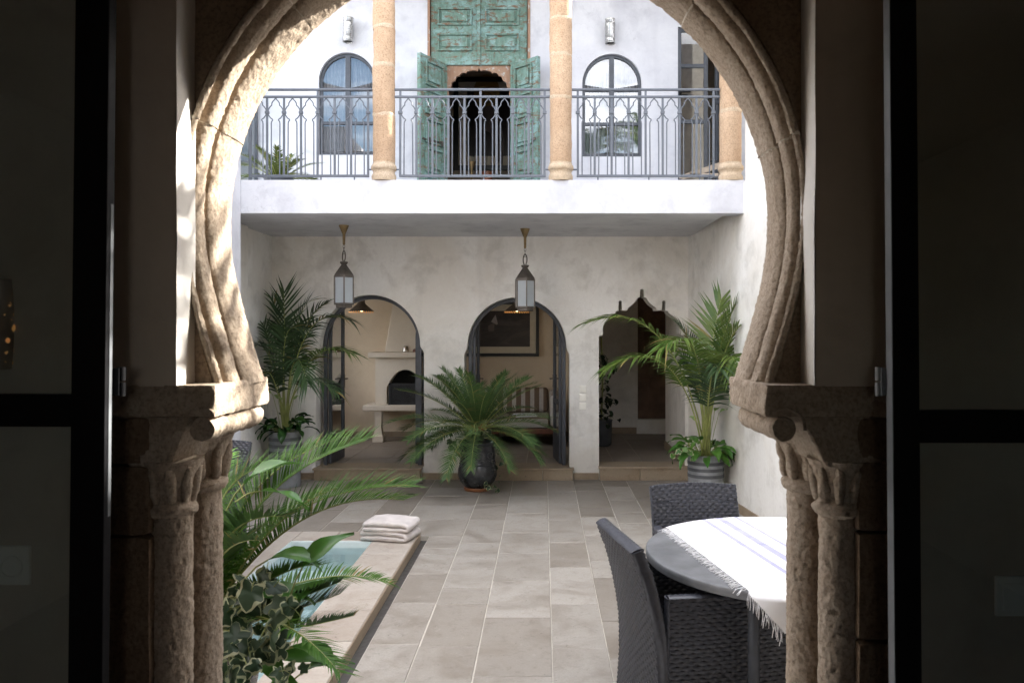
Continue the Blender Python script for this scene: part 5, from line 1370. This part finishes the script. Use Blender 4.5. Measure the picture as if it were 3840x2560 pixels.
# ------------------------------------------------------------------ woven dining chairs
def weave(m,fn,u0,u1,v0,v1,pu=.0215,pv=.0165,amp=.0028,off=0.0):
    """basket weave: flat strands running along u, passing over and under stakes"""
    nu=max(2,round((u1-u0)/pu));nv=max(2,round((v1-v0)/pv));sp=4
    for r in range(nv):
        vc=lerp(v0,v1,(r+.5)/nv);hv=(v1-v0)/nv*.49;rows=[[],[],[]]
        for i in range(nu*sp+1):
            u=lerp(u0,u1,i/(nu*sp));s=math.sin(PI*i/sp+PI*(r%2))
            a=amp*s
            for k,(dv,ex) in enumerate(((-hv,-.0022),(0,.0012),(hv,-.0022))):
                p,n=fn(u,vc+dv);rows[k].append(p+n*(a+ex+off))
        m.grid(rows)
def panelpart(par,name,fn,u0,u1,v0,v1,t=.042,sides=(1,-1)):
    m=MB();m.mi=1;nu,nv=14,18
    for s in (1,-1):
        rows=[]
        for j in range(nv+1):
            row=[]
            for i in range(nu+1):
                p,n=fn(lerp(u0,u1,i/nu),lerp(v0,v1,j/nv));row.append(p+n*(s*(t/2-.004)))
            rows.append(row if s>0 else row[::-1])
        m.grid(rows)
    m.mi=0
    for s in sides:
        def g(u,v,s=s):
            p,n=fn(u,v);return p+n*(s*t/2),n*s
        weave(m,g,u0,u1,v0,v1)
    # wrapped edges
    def edge(uv,nn):
        rows=[]
        cnt=nn*2
        for i in range(cnt+1):
            p,n=fn(*uv(i/cnt));q,_=fn(*uv(min(1,i/cnt+.01)));q0,_=fn(*uv(max(0,i/cnt-.01)));T=(q-q0).normalized();B=T.cross(n)
            k=1.0+.10*math.cos(PI*i);row=[]
            for a in range(10):
                an=2*PI*a/10;row.append(p+n*(math.cos(an)*t*.54*k)+B*(math.sin(an)*.0075*k))
            rows.append(row)
        m.grid(rows,True)
        m.add(rows[0],[tuple(range(10))]);m.add(rows[-1],[tuple(range(10))[::-1]])
    edge(lambda t_:(u0,lerp(v0,v1,t_)),int((v1-v0)/.02));edge(lambda t_:(u1,lerp(v0,v1,t_)),int((v1-v0)/.02))
    edge(lambda t_:(lerp(u0,u1,t_),v1),int((u1-u0)/.02));edge(lambda t_:(lerp(u0,u1,t_),v0),int((u1-u0)/.02))
    return m.build(name,(M['wicker'],M['wickercore']),par,smooth=60,local=True)
def make_chair(label,group):
    t=thing('wicker_chair',label,'chair',(0,0,0),group)
    HW=.255;BT=.885
    def backf(u,v):
        s=max(0,(v-.40)/.485);y=-.262-.105*s**1.7-.02*max(0,(.3-v)/.3);c=-.016*(1-(u/HW)**2)
        dv=-.105*1.7*s**.7/.485 if s>0 else 0
        n=Vector((.12*u/HW,1,-dv)).normalized();z=v-.012*(u/HW)**2*(1 if v>.8 else 0);return Vector((u,y+c,z)),n
    panelpart(t,'backrest',backf,-HW,HW,.10,BT,.045)
    for s in (-1,1):
        def armf(u,v,s=s):
            return Vector((s*(HW-.012+.012*math.sin(PI*(u+.25)/.52)),u,v)),Vector((s,0,0))
        panelpart(t,'arm',armf,-.245,.265,.10,.688,.045)
    def frontf(u,v):return Vector((u,.255,v)),Vector((0,1,0))
    panelpart(t,'front_panel',frontf,-HW+.035,HW-.035,.10,.40,.03,(1,))
    def seatf(u,v):return Vector((u,v,.415)),Vector((0,0,1))
    panelpart(t,'seat',seatf,-HW+.035,HW-.035,-.235,.25,.04,(1,))
    for x in (-.225,.225):
        for y in (-.245,.235):
            m=MB();m.box(x-.02,x+.02,y-.02,y+.02,0,.105);m.build('leg',M['wicker'],t,local=True,bevel=.003)
    return t
TC=Vector((1.085,3.46));TR=.635;TZ=.752
def face(o,x,y,rz):o.location=(x,y,0);o.rotation_euler=(0,0,rz)
ch=make_chair('dark woven chair drawn up to the near left of the round table, seen from behind','dark woven dining chairs')
# front (+y local) looks towards +x
face(ch,.665,3.335,R(-90)+R(11.5))
c2=copy_tree(ch);c2['label']='dark woven chair at the far side of the round table, before the potted palm';face(c2,.835,3.925,R(180)+R(5));c2.scale=(.90,1,1)
c3=copy_tree(ch);c3['label']='dark woven chair under the table mostly hidden behind the stone column';face(c3,1.72,3.55,R(97))
c4=copy_tree(ch);c4['label']='dark woven chair by the left wall across the pool, half hidden by the archway';face(c4,-2.375,5.38,R(178));c4.location.z=.036
# ------------------------------------------------------------------ round table with cloth
tb=thing('round_table','round grey stone topped garden table with tubular legs','table',(TC.x,TC.y,0))
m=MB();m.lathe(refine([(.1,TZ-.037),(TR-.006,TZ-.037),(TR,TZ-.033),(TR,TZ-.006),(TR-.004,TZ-.001),(TR-.008,TZ),(.05,TZ)],2),(TC.x,TC.y,0),96);m.build('tabletop',M['concrete'],tb,smooth=40)
lx=PX(1727,2.93);
a_=math.atan2(2.955-TC.y,lx-TC.x);
for k in range(4):
    a=a_+PI/2*k;x,y=TC.x+.555*math.cos(a),TC.y+.555*math.sin(a)
    MB().tube([(x,y,0),(x,y,TZ-.037)],.022,16).build('leg',M['steel'],tb,smooth=60)
    ix,iy=TC.x+.10*math.cos(a),TC.y+.10*math.sin(a);m=MB()
    pts=[]
    for j in range(40):
        q=j/39;ang=lerp(-.5*PI,2.1*PI,q);rr=lerp(.115,.035,q);rad=.33;u=rad+rr*math.cos(ang);z=.165+rr*math.sin(ang);pts.append((TC.x+u*math.cos(a),TC.y+u*math.sin(a),z))
    pts=[(x-.005*math.cos(a),y-.005*math.sin(a),.045)]+pts;m.tube(pts,.011,8);m.tube([(x,y,.05),(ix,iy,.06)],.009,8);m.build('scroll_brace',M['steel'],tb,smooth=60)
m=MB();m.tube([(TC.x+.12*math.cos(2*PI*j/30),TC.y+.12*math.sin(2*PI*j/30),.06) for j in range(30)],.010,8,True);m.build('ring',M['steel'],tb,smooth=60)
# cloth laid across the table, fringed end towards the chairs
e0=Vector((.587,3.945));e1=Vector((.747,2.956));ed=(e1-e0).normalized();ew=Vector((-ed.y,ed.x))
if ew.x<0:ew=-ew
def drape(s,w):
    q=e0+ed*s+ew*w;v=q-TC;r=v.length
    z=TZ+.004+.0012*math.sin(s*40+w*13)*nz((s,w,0),3)
    RR=TR+.006
    if r<=RR:
        k=max(0,(r-RR+.03)/.03);return Vector((q.x,q.y,z-.004*k*k))
    d=v/r;a=math.atan2(v.y,v.x);o=r-RR;f=.018*math.sin(a*15+1.0)*min(1,o/.12)
    return Vector((TC.x+d.x*(RR+min(.010,o)+f+.008),TC.y+d.y*(RR+min(.010,o)+f+.008),z-.006-o*.60))
ct=thing('striped_tablecloth','white fringed cloth with lilac stripes draped over the round table','tablecloth',(TC.x,TC.y,TZ))
S0_,S1_=-.22,1.30
def onstripe(w): return any(abs(w-c)<h for c,h in ((.235,.011),(.325,.020),(.415,.011)))
ns,nw=110,150;m=MB();W1_=.95;rows=[[drape(lerp(S0_,S1_,i/ns),lerp(0,W1_,j/nw)) for j in range(nw+1)] for i in range(ns+1)]
vs=[p for r in rows for p in r];o=len(m.v);m.v.extend([tuple(p) for p in vs])
for i in range(ns):
    for j in range(nw):
        wc=lerp(0,W1_,(j+.5)/nw);m.f.append((i*(nw+1)+j,(i+1)*(nw+1)+j,(i+1)*(nw+1)+j+1,i*(nw+1)+j+1));m.m.append(1 if onstripe(wc) else 0)
cm_=m.build('cloth',(M['cloth'],M['clothstripe']),ct,smooth=180)
sd_=cm_.modifiers.new('thick','SOLIDIFY');sd_.thickness=.0016;sd_.offset=1
m=MB();rn=random.Random(4)
n=150
for i in range(n):
    s=lerp(S0_+.01,S1_-.01,i/n)+rn.uniform(-.002,.002);l=rn.uniform(.035,.052)
    a=drape(s,.001);q=e0+ed*s-TC
    if q.length<TR-.01:
        pts=[a+Vector((0,0,.001))]
        for k in range(1,5):
            p=drape(s+rn.uniform(-.006,.006)+.018*k/4,-l*k/4);p.z=max(p.z,TZ+.003) if (Vector((p.x,p.y))-TC).length<TR else p.z;pts.append(p)
    else:
        dx=rn.uniform(-.012,.012);dy=rn.uniform(-.012,.012);pts=[a+Vector((dx*k/4,dy*k/4-.004*k/4,-l*1.15*k/4)) for k in range(5)]
        q2=(Vector((a.x,a.y))-TC).normalized();pts=[p+Vector((q2.x,q2.y,0))*(.004*math.sin(k*1.3+i)) for k,p in enumerate(pts)]
    m.tube(pts,[.0016,.0017,.0017,.0015,.0011],4)
m.build('fringe',M['cloth'],ct,smooth=180)
# folded deck chair and rope at the right end of the balcony
dc=thing('deck_chair','folded pale wooden deck chair behind the right railing','deck chair',(PX(1600,8.2),8.2,3.1))
Y=8.2
def w2(px,py,y=Y):return Vector((PX(px,y),y,PZ(py,y)))
for k,(a,c) in enumerate((((1560,408),(1655,376)),((1566,411),(1662,380)),((1583,402),(1650,402)))):
    for y in (8.0,8.45):MB().bar(w2(*a,y),w2(*c,y),.022,.03).build('rail',M['deckwood'],dc,bevel=.003)
m=MB();m.add([w2(1585,402,8.02),w2(1650,380,8.02),w2(1650,380,8.43),w2(1585,402,8.43)],[(0,1,2,3)]);o=m.build('canvas',M['curtain'],dc)
for (a,c) in (((1632,371),(1650,371)),((1630,379),(1652,379))):MB().bar(w2(*a,8.0),w2(*c,8.45),.018,.018).build('crossbar',M['black'],dc)
m=MB();rn=random.Random(3);c=Vector((PX(1643,7.62),7.62,3.14))
for k in range(7):
    r=.045+.004*k;ph=rn.uniform(0,6);tl=rn.uniform(-.5,.5);m.tube([c+Vector((r*math.cos(q+ph),.03*math.sin(q)+k*.004,.02+.9*r*math.sin(q+ph)*.6+tl*.02*math.cos(q))) for q in [2*PI*j/16 for j in range(16)]],.006,6,True)
tag(m.build('rope_coil',M['zinc'],smooth=60),'grey coil of rope at the foot of the rightmost balcony column','rope')
